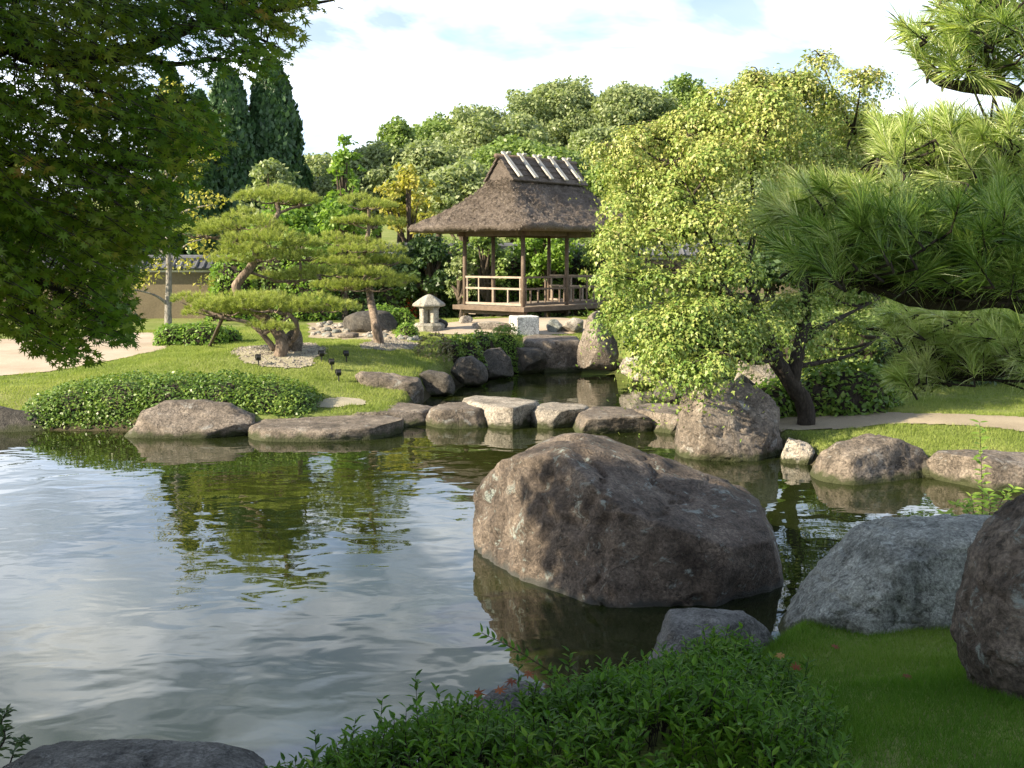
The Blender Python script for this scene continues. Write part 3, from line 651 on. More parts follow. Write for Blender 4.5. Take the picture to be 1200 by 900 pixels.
# ridge cap
cap = MB(); CZ = 5.0; hw = .52; hl = RA + .08
for sg in (-1, 1):
    a_ = np.array([v[0] * sg * hw, v[1] * sg * hw, RZ - .06 - CZ]); a_n = a_ / np.linalg.norm(a_); nn = np.cross(np.array(U3), a_n); nn = nn if nn[2] > 0 else -nn
    for j in range(4):
        c_ = pv(cs, ct, CZ) + a_ * (j + .5) / 4 + nn * (.02 * (3 - j) + .0)
        cap.box(c_, (2 * hl, np.linalg.norm(a_) / 4 + .05, .045), (U3, a_n, nn))
cap.box(pv(cs, ct, CZ - .03), (2 * hl - .1, .2, .1), AX)
cap.build('ridge_cap', M['thatch'], pav)
for s_ in (cs - hl + .06, cs + hl - .06):
    gb = MB()
    a_, b_, c_ = pv(s_, ct - hw * .9, RZ - .06), pv(s_, ct + hw * .9, RZ - .06), pv(s_, ct, CZ - .03)
    o_ = np.array(U3) * .05; gb.add([a_, b_, c_, a_ + o_, b_ + o_, c_ + o_], [(0, 1, 2), (5, 4, 3), (0, 3, 4, 1), (1, 4, 5, 2), (2, 5, 3, 0)])
    gb.build('gable', M['thatch'], pav)
mb = MB(); mb.tube([pv(cs - hl - .1, ct, CZ + .09), pv(cs + hl + .1, ct, CZ + .09)], .06, 10); mb.build('ridge_pole', M['wood'], pav, sm=True)
for i in range(5):
    s_ = cs - hl * .80 + i * hl * 1.6 / 4
    for sg in (-1, 1):
        mb = MB(); a_ = np.array([v[0] * sg * hw, v[1] * sg * hw, RZ - .06 - CZ]); a_n = a_ / np.linalg.norm(a_); nn = np.cross(np.array(U3), a_n); nn = nn if nn[2] > 0 else -nn
        L_ = np.linalg.norm(a_) + .20
        mb.box(pv(s_ + sg * .065, ct, CZ) + a_n * (L_ / 2 - .20) + nn * .11, (.145, L_, .05), (U3, a_n, nn)); mb.build('ridge_slat', M['wood_white'], pav, bevel=.006)
# steps at the back left
mb = MB()
for i in range(3): mb.box(pv(LS * .35 + .0, -.45 - .25 * i + LW + 1.2, DZ - .15 - .13 * i), (.9, .28, .05), AX)
mb.build('step', M['wood_pale'], pav)
mb = MB(); mb.box(pv(1.0, .9, gz + .03), (.34, .3, .26), AX); mb.build('footing_stone', M['rock_pale'], pav, bevel=.03)

# stone lantern
q = ground_px(503, 388); lan = empty('stone_lantern', tuple(q), 'low stone lantern with a wide hexagonal roof left of the pavilion', 'lantern')
def lathe(prof_, sides, c, rotz=0, jitter=0):
    mb = MB(); V = []; Fs = []
    for r_, z in prof_:
        for k in range(sides):
            a_ = 2 * math.pi * (k / sides) + rotz; V.append((c[0] + r_ * math.cos(a_), c[1] + r_ * math.sin(a_), c[2] + z))
    n = len(prof_)
    for i in range(n - 1):
        for k in range(sides): Fs.append((i*sides+k, i*sides+(k+1)%sides, (i+1)*sides+(k+1)%sides, (i+1)*sides+k))
    Fs.append(tuple(range(sides))[::-1]); Fs.append(tuple((n-1)*sides+k for k in range(sides))); mb.add(V, Fs); return mb
lathe([(.30, -.1), (.34, 0), (.36, .14), (.30, .19)], 10, q).build('base', M['lantern'], lan)
for k in range(4):
    a_ = math.pi / 4 + k * math.pi / 2; mb = MB(); mb.box((q[0] + .155 * math.cos(a_), q[1] + .155 * math.sin(a_), q[2] + .36), (.17, .15, .36), ((math.cos(a_), math.sin(a_), 0), (-math.sin(a_), math.cos(a_), 0), (0, 0, 1)))
    mb.build('leg', M['lantern'], lan, bevel=.02)
lathe([(.20, .50), (.24, .52), (.24, .55), (.2, .56)], 6, q).build('collar', M['lantern'], lan)
lathe([(.30, .555), (.385, .57), (.39, .62), (.27, .71), (.14, .79), (.06, .83), (.02, .84)], 6, q, .3).build('roof', M['lantern'], lan, bevel=.012)

# ------------------------------------------------------------------ earthen wall with tiled roof
def wall(name, p0, p1, z0, label, mt, hgt=1.62):
    p0 = np.array(p0, float); p1 = np.array(p1, float); d = p1 - p0; L = np.linalg.norm(d); d /= L; n = np.array([d[1], -d[0]])
    if n[1] > 0: n = -n
    root = empty(name, (*((p0 + p1) / 2), z0), label, 'wall'); A_ = ((d[0], d[1], 0), (n[0], n[1], 0), (0, 0, 1)); mid = (*((p0 + p1) / 2),)
    mb = MB(); mb.box((*mid, z0 + hgt / 2 - .2), (L, .34, hgt + .4), A_); mb.build('wall_body', mt, root)
    mb = MB(); mb.box((*mid, z0 + hgt + .04), (L, .46, .07), A_); mb.build('eave_board', M['white_plaster'], root)
    mb = MB()
    for sg in (-1, 1):
        sl_ = np.array([n[0] * sg * .48, n[1] * sg * .48, -.26]); ln_ = np.linalg.norm(sl_); sn = sl_ / ln_; nn = np.cross([d[0], d[1], 0], sn); nn = nn if nn[2] > 0 else -nn
        top_ = np.array([mid[0], mid[1], z0 + hgt + .38]); mb.box(top_ + sl_ / 2, (L, ln_, .05), ((d[0], d[1], 0), sn, nn))
        k = int(L / .24)
        for i in range(k):
            c_ = np.array([*(p0 + d * (L * (i + .5) / k)), z0 + hgt + .38]); mb.tube([c_ + nn * .035, c_ + sl_ + nn * .035], .045, 6)
    mb.build('tile_roof', M['rooftile'], root)
    mb = MB(); mb.tube([(*p0, z0 + hgt + .46), (*p1, z0 + hgt + .46)], .1, 8); mb.build('ridge_tile', M['rooftile'], root)
wall('garden_wall', (-24, 34.5), (-5.2, 35.3), .34, 'brown earthen garden wall with a tiled coping behind the left path', M['plaster'])
wall('garden_wall', (-5.1, 36.6), (22, 38.0), .62, 'earthen wall with a pale tiled coping glimpsed behind the pavilion', M['plaster'], 1.75)

# ------------------------------------------------------------------ foliage tools
def basis(Nn, spin=None, T=None):
    Nn = Nn / (np.linalg.norm(Nn, axis=1)[:, None] + 1e-9)
    if T is None:
        a_ = rng.normal(size=Nn.shape); T = a_ - (a_ * Nn).sum(1)[:, None] * Nn
    else: T = T - (T * Nn).sum(1)[:, None] * Nn
    T = T / (np.linalg.norm(T, axis=1)[:, None] + 1e-9); return T, np.cross(Nn, T), Nn
def leaves(P, Nn, S, tmpl, T=None):
    """tmpl: verts (k,3) x along the leaf; returns stacked verts"""
    t_, b_, n_ = basis(Nn, T=T); S = np.broadcast_to(np.asarray(S, float), (len(P),))
    tm = np.asarray(tmpl, float)
    return (P[:, None, :] + S[:, None, None] * (tm[None, :, 0:1] * t_[:, None, :] + tm[None, :, 1:2] * b_[:, None, :] + tm[None, :, 2:3] * n_[:, None, :])).reshape(-1, 3)
def inst_faces(n, k, fs):
    fs = np.asarray(fs); return (np.arange(n)[:, None, None] * k + fs[None]).reshape(-1, fs.shape[1])
QUAD = ([(-.1, 0, 0), (.45, -.34, .06), (1, 0, -.05), (.45, .34, .06)], [(0, 1, 2, 3)])
LANCE = ([(0, 0, 0), (.35, -.16, .05), (1, 0, -.08), (.35, .16, .05)], [(0, 1, 2), (0, 2, 3)])
_st = [(0, 0, 0)]
for i, (a_, l_) in enumerate([(-125, .55), (-75, .85), (-35, 1.0), (0, 1.1), (35, 1.0), (75, .85), (125, .55)]):
    pass
def star(lobes=5):
    ang = {5: [(-105, .7), (-52, .95), (0, 1.1), (52, .95), (105, .7)], 7: [(-128, .5), (-85, .8), (-42, 1.0), (0, 1.1), (42, 1.0), (85, .8), (128, .5)]}[lobes]
    V = [(0, 0, 0)]; Fs = []; notch = [-160] + [(ang[i][0] + ang[i+1][0]) / 2 for i in range(len(ang) - 1)] + [160]
    for a_ in notch: V.append((.34 * math.cos(R(a_)), .34 * math.sin(R(a_)), .03))
    for i, (a_, l_) in enumerate(ang):
        V.append((l_ * math.cos(R(a_)), l_ * math.sin(R(a_)), -.12 * l_)); Fs.append((0, 1 + i, len(V) - 1, 2 + i))
    return V, Fs
STAR5 = star(5); STAR7 = star(7)
def ell_points(n, c, r, lo=.75, hi=1.0, upper=None):
    d = rng.normal(size=(n, 3)); d /= np.linalg.norm(d, axis=1)[:, None]
    if upper is not None: d[:, 2] = np.where(d[:, 2] < upper, -d[:, 2] * rng.random(n), d[:, 2])
    rr = rng.uniform(lo ** 3, hi ** 3, n) ** (1 / 3.)
    return np.array(c) + d * rr[:, None] * np.array(r), d
def crown_mesh(name, clumps, per, size, m_, parent, tmpl=QUAD, up=.5, out=.6, jit=.6, lo=.55, flat=None, v_bias=None, smooth_pts=None):
    Ps, Ns, vv = [], [], []
    for c, r in clumps:
        vol = (r[0] * r[1] + r[0] * r[2] + r[1] * r[2]) / 3; n = max(8, int(per * 37 / size ** 2 * vol)); P, d = ell_points(n, c, r, lo, 1.05)
        Ps.append(P); Ns.append(out * d + np.array([0, 0, up]) + rng.normal(0, jit, (n, 3))); vv.append(np.clip(rng.normal(.45 + .12 * rng.normal(), .2, n), 0, 1))
    P = np.concatenate(Ps); Nn = np.concatenate(Ns); v_ = np.concatenate(vv)
    if v_bias is not None: v_ = np.clip(v_ + v_bias(P), 0, 1)
    n = len(P); S = size * rng.uniform(.7, 1.3, n)
    V = leaves(P, Nn, S, tmpl[0]); k = len(tmpl[0])
    return np_mesh(name, V, inst_faces(n, k, tmpl[1]), m_, parent, np.repeat(v_, k))
def trunk_mesh(name, paths, m_, parent, sides=8, wob=.15):
    mb = MB()
    for pts, r0, r1 in paths:
        c_ = curve(pts, 5); mb.tube(c_, taper(r0, r1, len(c_)), sides, wob)
    return mb.build(name, m_, parent, sm=True)

# ------------------------------------------------------------------ broadleaf trees far behind
def broadleaf(label, px, top_py, base_y, width_px, m_, size=.22, per=26, nc=62, bare=.0, name='tree', cat='tree', group='trees beyond the garden wall', low=.22, shape=1.0, tm=None, upsc=.5):
    x = at_y(px, top_py, base_y)[0]; ztop = at_y(px, top_py, base_y)[2]; z0 = Hs(x, base_y); h = ztop - z0; rx = width_px / F * base_y / 2
    root = empty(name, (x, base_y, z0), label, cat, group)
    cz = z0 + h * (low + 1) / 2; rz = h * (1 - low) / 2; clumps = []
    for i in range(nc):
        d = rng.normal(size=3); d /= np.linalg.norm(d); d[2] = d[2] if d[2] > -.5 else -d[2]
        f_ = rng.uniform(.45, .85); r_ = rx * rng.uniform(.17, .33)
        wz = 1 - .35 * max(0, d[2]) * shape
        c = np.array([x + d[0] * rx * f_ * wz, base_y + d[1] * rx * .9 * f_, cz + d[2] * (rz - r_ * .6) * min(1, f_ + .25)])
        clumps.append((c, (r_, r_, r_ * .72)))
    for i in range(16):
        d = rng.normal(size=3); d /= np.linalg.norm(d); d[2] = abs(d[2]); r_ = rx * rng.uniform(.07, .14); f_ = rng.uniform(.85, 1.05)
        clumps.append((np.array([x + d[0] * rx * f_, base_y + d[1] * rx * f_, cz + d[2] * rz * f_]), (r_, r_, r_ * .7)))
    clumps.append((np.array([x, base_y, ztop - rx * .25]), (rx * .25, rx * .25, rx * .25)))
    crown_mesh('crown', clumps, per / 24 * .75, size, m_, root, tm or QUAD, up=upsc)
    paths = [([(x, base_y, z0 - .3), (x + .1, base_y, z0 + h * .3), (x - .05, base_y, z0 + h * .8)], rx * .07 + .05, .05)]
    for c, r in clumps[:14]: paths.append(([(x, base_y, z0 + h * rng.uniform(.2, .5)), ((x + c[0]) / 2, (base_y + c[1]) / 2, (z0 + h * .4 + c[2]) / 2), tuple(c)], .06 + rx * .015, .02))
    trunk_mesh('trunk', paths, M['bark'], root, 6)
    return root
TREES = [
 # label, px, top, depth, width, mat
 ('olive green round crowned tree rising highest above the pavilion roof', 655, 97, 62, 150, 'lf_far_b'),
 ('pale green tree left of the highest hillside tree, broad and even', 575, 124, 56, 150, 'lf_far_b'),
 ('loose grey green tree with sky gaps left of the broad hillside trees', 466, 136, 60, 66, 'lf_far_a'),
 ('dark green tree between the loose tree and the broad pale tree', 512, 136, 64, 90, 'lf_far_a'),
 ('round hillside tree peeking above the left part of the yellow green maple', 800, 90, 62, 90, 'lf_far_a'),
 ('wide hillside tree right of the pavilion ridge', 735, 99, 60, 130, 'lf_far_b'),
 ('low pale hillside tree far left next to the cypresses', 372, 180, 58, 90, 'lf_far_b'),
 ('rounded grey green tree behind the thin pine', 440, 165, 50, 100, 'lf_far_b'),
 ('hillside tree hidden mostly behind the maple crown', 880, 120, 58, 140, 'lf_far_a'),
 ('hillside tree between the maple crown and the near pine', 985, 130, 60, 150, 'lf_far_a'),
 ('far tree behind the upper boughs of the near pine', 1120, 150, 58, 170, 'lf_far_a'),
 ('far tree at the right edge behind the near pine', 1230, 160, 58, 160, 'lf_far_b'),
 ('grey green mid height tree directly behind the pavilion roof left slope', 545, 190, 46, 120, 'lf_far_b'),
 ('green tree behind the ridge of the pavilion', 650, 175, 46, 120, 'lf_far_a'),
 ('tree filling the gap between pavilion roof and maple', 740, 180, 45, 130, 'lf_far_a'),
]
TREES += [
 ('hillside tree low behind the yellow green maple like tree', 500, 165, 50, 120, 'lf_far_b'),
 ('hillside tree filling the slope right of the thin pine top', 600, 160, 50, 130, 'lf_far_a'),
 ('hillside tree between pavilion ridge and the maple, second row', 700, 150, 51, 130, 'lf_far_b'),
 ('second row hillside tree behind the left half of the maple', 790, 160, 50, 150, 'lf_far_a'),
 ('second row hillside tree behind the right half of the maple', 900, 190, 48, 170, 'lf_far_b'),
 ('second row hillside tree behind the near pine tips', 1030, 200, 48, 180, 'lf_far_a'),
 ('small round tree on the hillside left of the slim spiky tree', 395, 205, 50, 90, 'lf_far_b'),
]
for i, (lb, px, tp, dy, w, mm) in enumerate(TREES): broadleaf(lb, px, tp, dy, w * 1.2, M[mm], size=.19, per=22, low=.15 + .2 * (i % 3 == 0))
NT = 'small trees in front of the far wall'
broadleaf('slim fresh green tree with a spiky top behind the thin pine', 402, 158, 40, 52, M['lf_fresh'], .17, 26, 26, group=NT, shape=2)
broadleaf('yellow green maple like tree left of the pavilion roof', 478, 192, 38, 78, M['lf_yellow'], .15, 22, 22, group=NT, low=.35)
broadleaf('fresh green bushy tree behind the large cloud pine', 345, 225, 36, 120, M['lf_fresh'], .16, 26, 30, group=NT, low=.1)
broadleaf('light green round bush tree above the top of the large cloud pine', 318, 186, 38, 70, M['lf_far_b'], .17, 26, 22, group=NT, low=.4)
broadleaf('bright green leafy tree between the two left pines and the pavilion', 400, 232, 33.5, 90, M['lf_fresh'], .14, 26, 26, group=NT, low=.08)
broadleaf('dark shrub like tree left of the pavilion posts', 505, 275, 34, 90, M['lf_far_dark'], .13, 28, 26, group=NT, low=.05)
broadleaf('loose green tree seen through the left bay of the pavilion', 568, 262, 34.5, 70, M['lf_far_a'], .13, 24, 22, group=NT, low=.05)
broadleaf('green tree seen through the right bay of the pavilion', 640, 258, 35, 84, M['lf_fresh'], .13, 22, 24, group=NT, low=.05)
broadleaf('bush like tree behind the right end of the pavilion', 712, 262, 34, 80, M['lf_far_a'], .13, 24, 24, group=NT, low=.05)
broadleaf('leafy low tree just left of the pavilion deck with pale leaves', 538, 300, 32, 46, M['lf_far_b'], .1, 22, 20, group=NT, low=.05)
broadleaf('dark leafy tree behind the maple trunk', 900, 285, 26, 170, M['lf_far_dark'], .13, 26, 30, group=NT, low=.02)
broadleaf('dark tree behind the right bushes and the near pine', 1030, 300, 25, 170, M['lf_far_dark'], .13, 26, 30, group=NT, low=.02)
broadleaf('green tree at the far right beyond the lawn', 1170, 290, 25, 190, M['lf_far_a'], .13, 26, 30, group=NT, low=.02)
broadleaf('shady tree left of the grey trunked tree by the wall', 120, 250, 40, 130, M['lf_far_dark'], .17, 26, 26, group=NT, low=.1)
broadleaf('tree at the far left beyond the wall', 20, 210, 44, 170, M['lf_far_dark'], .2, 26, 26, group=NT, low=.1)

# cypresses
def cypress(label, px, top_py, Y, wpx):
    q = at_y(px, top_py, Y); x = q[0]; z0 = Hs(x, Y); h = q[2] - z0; r = wpx / F * Y / 2
    root = empty('cypress_tree', (x, Y, z0), label, 'tree', 'dark cypresses beyond the wall')
    n = 26000; f_ = rng.uniform(0, 1, n) ** .8; prof_ = (np.minimum(1, (1 - f_) ** .5 * 1.12) * np.minimum(1, .6 + f_ * 2)); a_ = rng.uniform(0, 2 * math.pi, n)
    lump = 1 + .22 * fbm(np.stack([np.cos(a_) * 1.6, np.sin(a_) * 1.6, f_ * 11], 1), 3, int(px)); rad = r * prof_ * lump * rng.uniform(.72, 1.03, n)
    P = np.stack([x + rad * np.cos(a_), Y + rad * np.sin(a_), z0 + .3 + f_ * (h - .3)], 1)
    Nn = np.stack([np.cos(a_), np.sin(a_), np.full(n, .15)], 1) + rng.normal(0, .5, (n, 3)); T = np.tile([0, 0, 1.], (n, 1)) + rng.normal(0, .35, (n, 3))
    V = leaves(P, Nn, rng.uniform(.16, .34, n), QUAD[0], T); np_mesh('crown', V, inst_faces(n, 4, QUAD[1]), M['lf_cypress'], root, np.repeat(np.clip(rng.normal(.45, .25, n), 0, 1), 4))
    trunk_mesh('trunk', [([(x, Y, z0 - .3), (x, Y, z0 + h * .5), (x, Y, z0 + h * .93)], .25, .03)], M['bark'], root, 6)
cypress('narrow dark cypress on the left side of the cypress row', 200, 84, 47, 64)
cypress('dark cypress with a broad body, middle of the row', 266, 84, 47, 96)
cypress('dark cypress at the right end of the row with the pointed top', 318, 72, 48, 92)
cypress('small pale tipped cypress between the taller ones', 234, 112, 45, 38)

# ------------------------------------------------------------------ bushes
def bush(label, clumps, leaf, m_, per=1.0, core=True, name='shrub', cat='shrub', group=None, tm=QUAD, up=.5, base=None, flat=1.0, jit=.5):
    cx = np.mean([c[0] for c, r in clumps]); cy = np.mean([c[1] for c, r in clumps]); root = empty(name, (cx, cy, Hs(cx, cy)), label, cat, group)
    Ps, Ns = [], []
    for c, r in clumps:
        area = 4 * math.pi * (r[0] * r[1] + r[0] * r[2] + r[1] * r[2]) / 3; n = int(area / leaf ** 2 * 2.2 * per)
        d = rng.normal(size=(n, 3)); d[:, 2] = np.abs(d[:, 2]) * .9 - .12; d /= np.linalg.norm(d, axis=1)[:, None]
        q_ = (np.abs(d) ** 2.6).sum(1) ** (-1 / 2.6)
        lump = 1 + .07 * fbm(d * 3.1 + cx, 3, 4); P = np.array(c) + d * (q_ * rng.uniform(.86, 1.03, n) * lump)[:, None] * np.array(r)
        Ps.append(P); Ns.append(d * .7 + [0, 0, up] + rng.normal(0, jit, (n, 3)))
    P = np.concatenate(Ps); Nn = np.concatenate(Ns); n = len(P); keep = P[:, 2] > np.maximum(H(P[:, 0], P[:, 1]) - .02, .03); P, Nn = P[keep], Nn[keep]; n = len(P)
    V = leaves(P, Nn, leaf * rng.uniform(.7, 1.4, n), tm[0]); k = len(tm[0]); vv = np.clip(.45 + .18 * fbm(P * 2.2, 2, 6) + rng.normal(0, .2, n), 0, 1)
    np_mesh('foliage', V, inst_faces(n, k, tm[1]), m_, root, np.repeat(vv, k))
    if core:
        mb_V, mb_F = [], []; off = 0
        for c, r in clumps:
            D, Fc = ICO[3]; q_ = (np.abs(D) ** 2.6).sum(1) ** (-1 / 2.6); mb_V.append(np.array(c) + D * q_[:, None] * np.array(r) * .80); mb_F.append(Fc + off); off += len(D)
        np_mesh('branches', np.concatenate(mb_V), np.concatenate(mb_F), M['bark_dark'], root)
    return root
def bpx(px, py_top, py_base, w, Y=None, depth=.8):
    q = ground_px(px, py_base); Y = q[1]; s = Y / F; rx = w * s / 2; zt = at_y(px, py_top, Y)[2]; r_z = max(.08, zt - q[2]); return ((q[0], Y + rx * depth * .5, q[2]), (rx, rx * depth, r_z))
HB = 'bushy undergrowth before the far wall'
for px, pt, pb, w, mm, lb in ((275, 312, 376, 50, 'lf_fresh', 'yellow green bush at the right end of the brown wall'), (318, 300, 376, 60, 'lf_far_a', 'leafy bush behind the foot of the large cloud pine'), (362, 306, 376, 60, 'lf_fresh', 'fresh green bush between the two pines before the wall'),
     (408, 310, 375, 60, 'lf_far_dark', 'dark bush behind the foot of the slender pine'), (452, 312, 374, 56, 'lf_hedge', 'dark glossy bush behind the clipped bush'), (492, 300, 373, 50, 'lf_far_dark', 'dark bush behind the stone lantern'), (530, 296, 372, 46, 'lf_far_a', 'pale leaved bush next to the left pavilion post'),
     (566, 298, 371, 46, 'lf_far_dark', 'dark bush seen between the left pavilion posts'), (600, 306, 371, 44, 'lf_hedge', 'dark green bush behind the pavilion railing'), (640, 300, 371, 50, 'lf_far_a', 'green bush behind the middle of the pavilion'), (684, 304, 371, 50, 'lf_far_dark', 'dark bush behind the right side of the pavilion'), (722, 300, 371, 50, 'lf_hedge', 'dark bush right of the pavilion beside the maple crown')):
    c_, r_ = bpx(px, pt - 12, pb, w * 1.2); bush(lb, [((c_[0], c_[1], c_[2] + r_[2] * .45), (r_[0], r_[1], r_[2] * .58)), ((c_[0] + r_[0] * .3, c_[1], c_[2]), (r_[0] * .9, r_[1], r_[2] * .6)), ((c_[0] - r_[0] * .4, c_[1] - .2, c_[2]), (r_[0] * .7, r_[1] * .8, r_[2] * .5))], .11, M[mm], .8, group=HB, jit=.8)
# long clipped hedge, front left
cl = []
for px, pt, w in ((78, 456, 80), (110, 444, 110), (160, 437, 130), (215, 436, 130), (270, 436, 130), (318, 441, 110), (350, 452, 60)):
    x = at_y(px, pt, 15.9)[0]; zt = at_y(px, pt, 15.9)[2]; g0 = Hs(x, 15.9); cl.append(((x, 15.75, g0 - .25), (w / F * 15.9 / 2, .78, zt - g0 + .25)))
bush('long low clipped azalea hedge on the left bank', cl, .042, M['lf_hedge'], .8, name='hedge', cat='hedge')
bush('low clipped hedge beside the sandy path at the left', [bpx(200, 380, 405, 44), bpx(235, 378, 405, 66, depth=.5), bpx(262, 383, 402, 40)], .06, M['lf_fresh'], name='hedge', cat='hedge')
bush('small round clipped shrub right of the thin pine trunk', [bpx(477, 379, 397, 27)], .045, M['lf_fresh'])
bush('clipped bush behind the dark humped rock', [bpx(448, 358, 386, 52, depth=.6), bpx(470, 362, 384, 30)], .06, M['lf_fresh'])
bush('round clipped shrub near the pond in front of the pavilion', [bpx(593, 381, 409, 46)], .04, M['lf_fresh'], 1.1, jit=.35)
bush('loose fresh green bush left of the round clipped shrub', [bpx(545, 391, 418, 46), bpx(565, 388, 412, 36), bpx(528, 396, 420, 30)], .06, M['lf_hedge'], .7, jit=.8)
bush('brownish twiggy bush on the bank by the thin pine', [bpx(508, 390, 420, 44, depth=.7)], .05, M['lf_brown'], .35, core=False, jit=.9)
bush('red leaved shrub behind the stone lantern', [bpx(476, 350, 374, 26)], .08, M['lf_red'], .5)
bush('broad leafy bush right of the maple trunk', [bpx(965, 430, 486, 70), bpx(1005, 424, 484, 90), bpx(1035, 430, 478, 50)], .075, M['lf_hedge'], .8)
bush('fresh green bush left of the maple trunk behind the boulder', [bpx(905, 444, 490, 50), bpx(930, 440, 484, 40)], .07, M['lf_fresh'], .8)
bush('dense bushes rising behind the path right of the maple trunk', [bpx(900, 372, 440, 90), bpx(960, 362, 438, 100), bpx(1020, 368, 436, 90)], .09, M['lf_far_a'], .8, jit=.8)
bush('dark bushes seen through the lower crown of the yellow green maple', [bpx(770, 345, 405, 70), bpx(815, 345, 408, 80), bpx(862, 350, 415, 80)], .09, M['lf_far_dark'], .8, jit=.8)
bush('tall loose bushes behind the shrub row beyond the right lawn', [bpx(1085, 352, 432, 120), bpx(1160, 345, 430, 120), bpx(1240, 350, 430, 120)], .10, M['lf_fresh'], .7, jit=.8)
bush('shaded shrub row at the far side of the right lawn', [bpx(1070, 395, 452, 90), bpx(1130, 392, 448, 100), bpx(1190, 392, 446, 100), bpx(1250, 390, 446, 90)], .08, M['lf_far_dark'], .7)
bush('dark shrub under the maple near the standing stone', [bpx(760, 392, 438, 50), bpx(735, 400, 430, 24)], .07, M['lf_hedge'], .7)
bush('low green ground shrub behind the right rocks under the maple', [bpx(830, 420, 462, 70), bpx(790, 415, 452, 50)], .07, M['lf_far_dark'], .7)

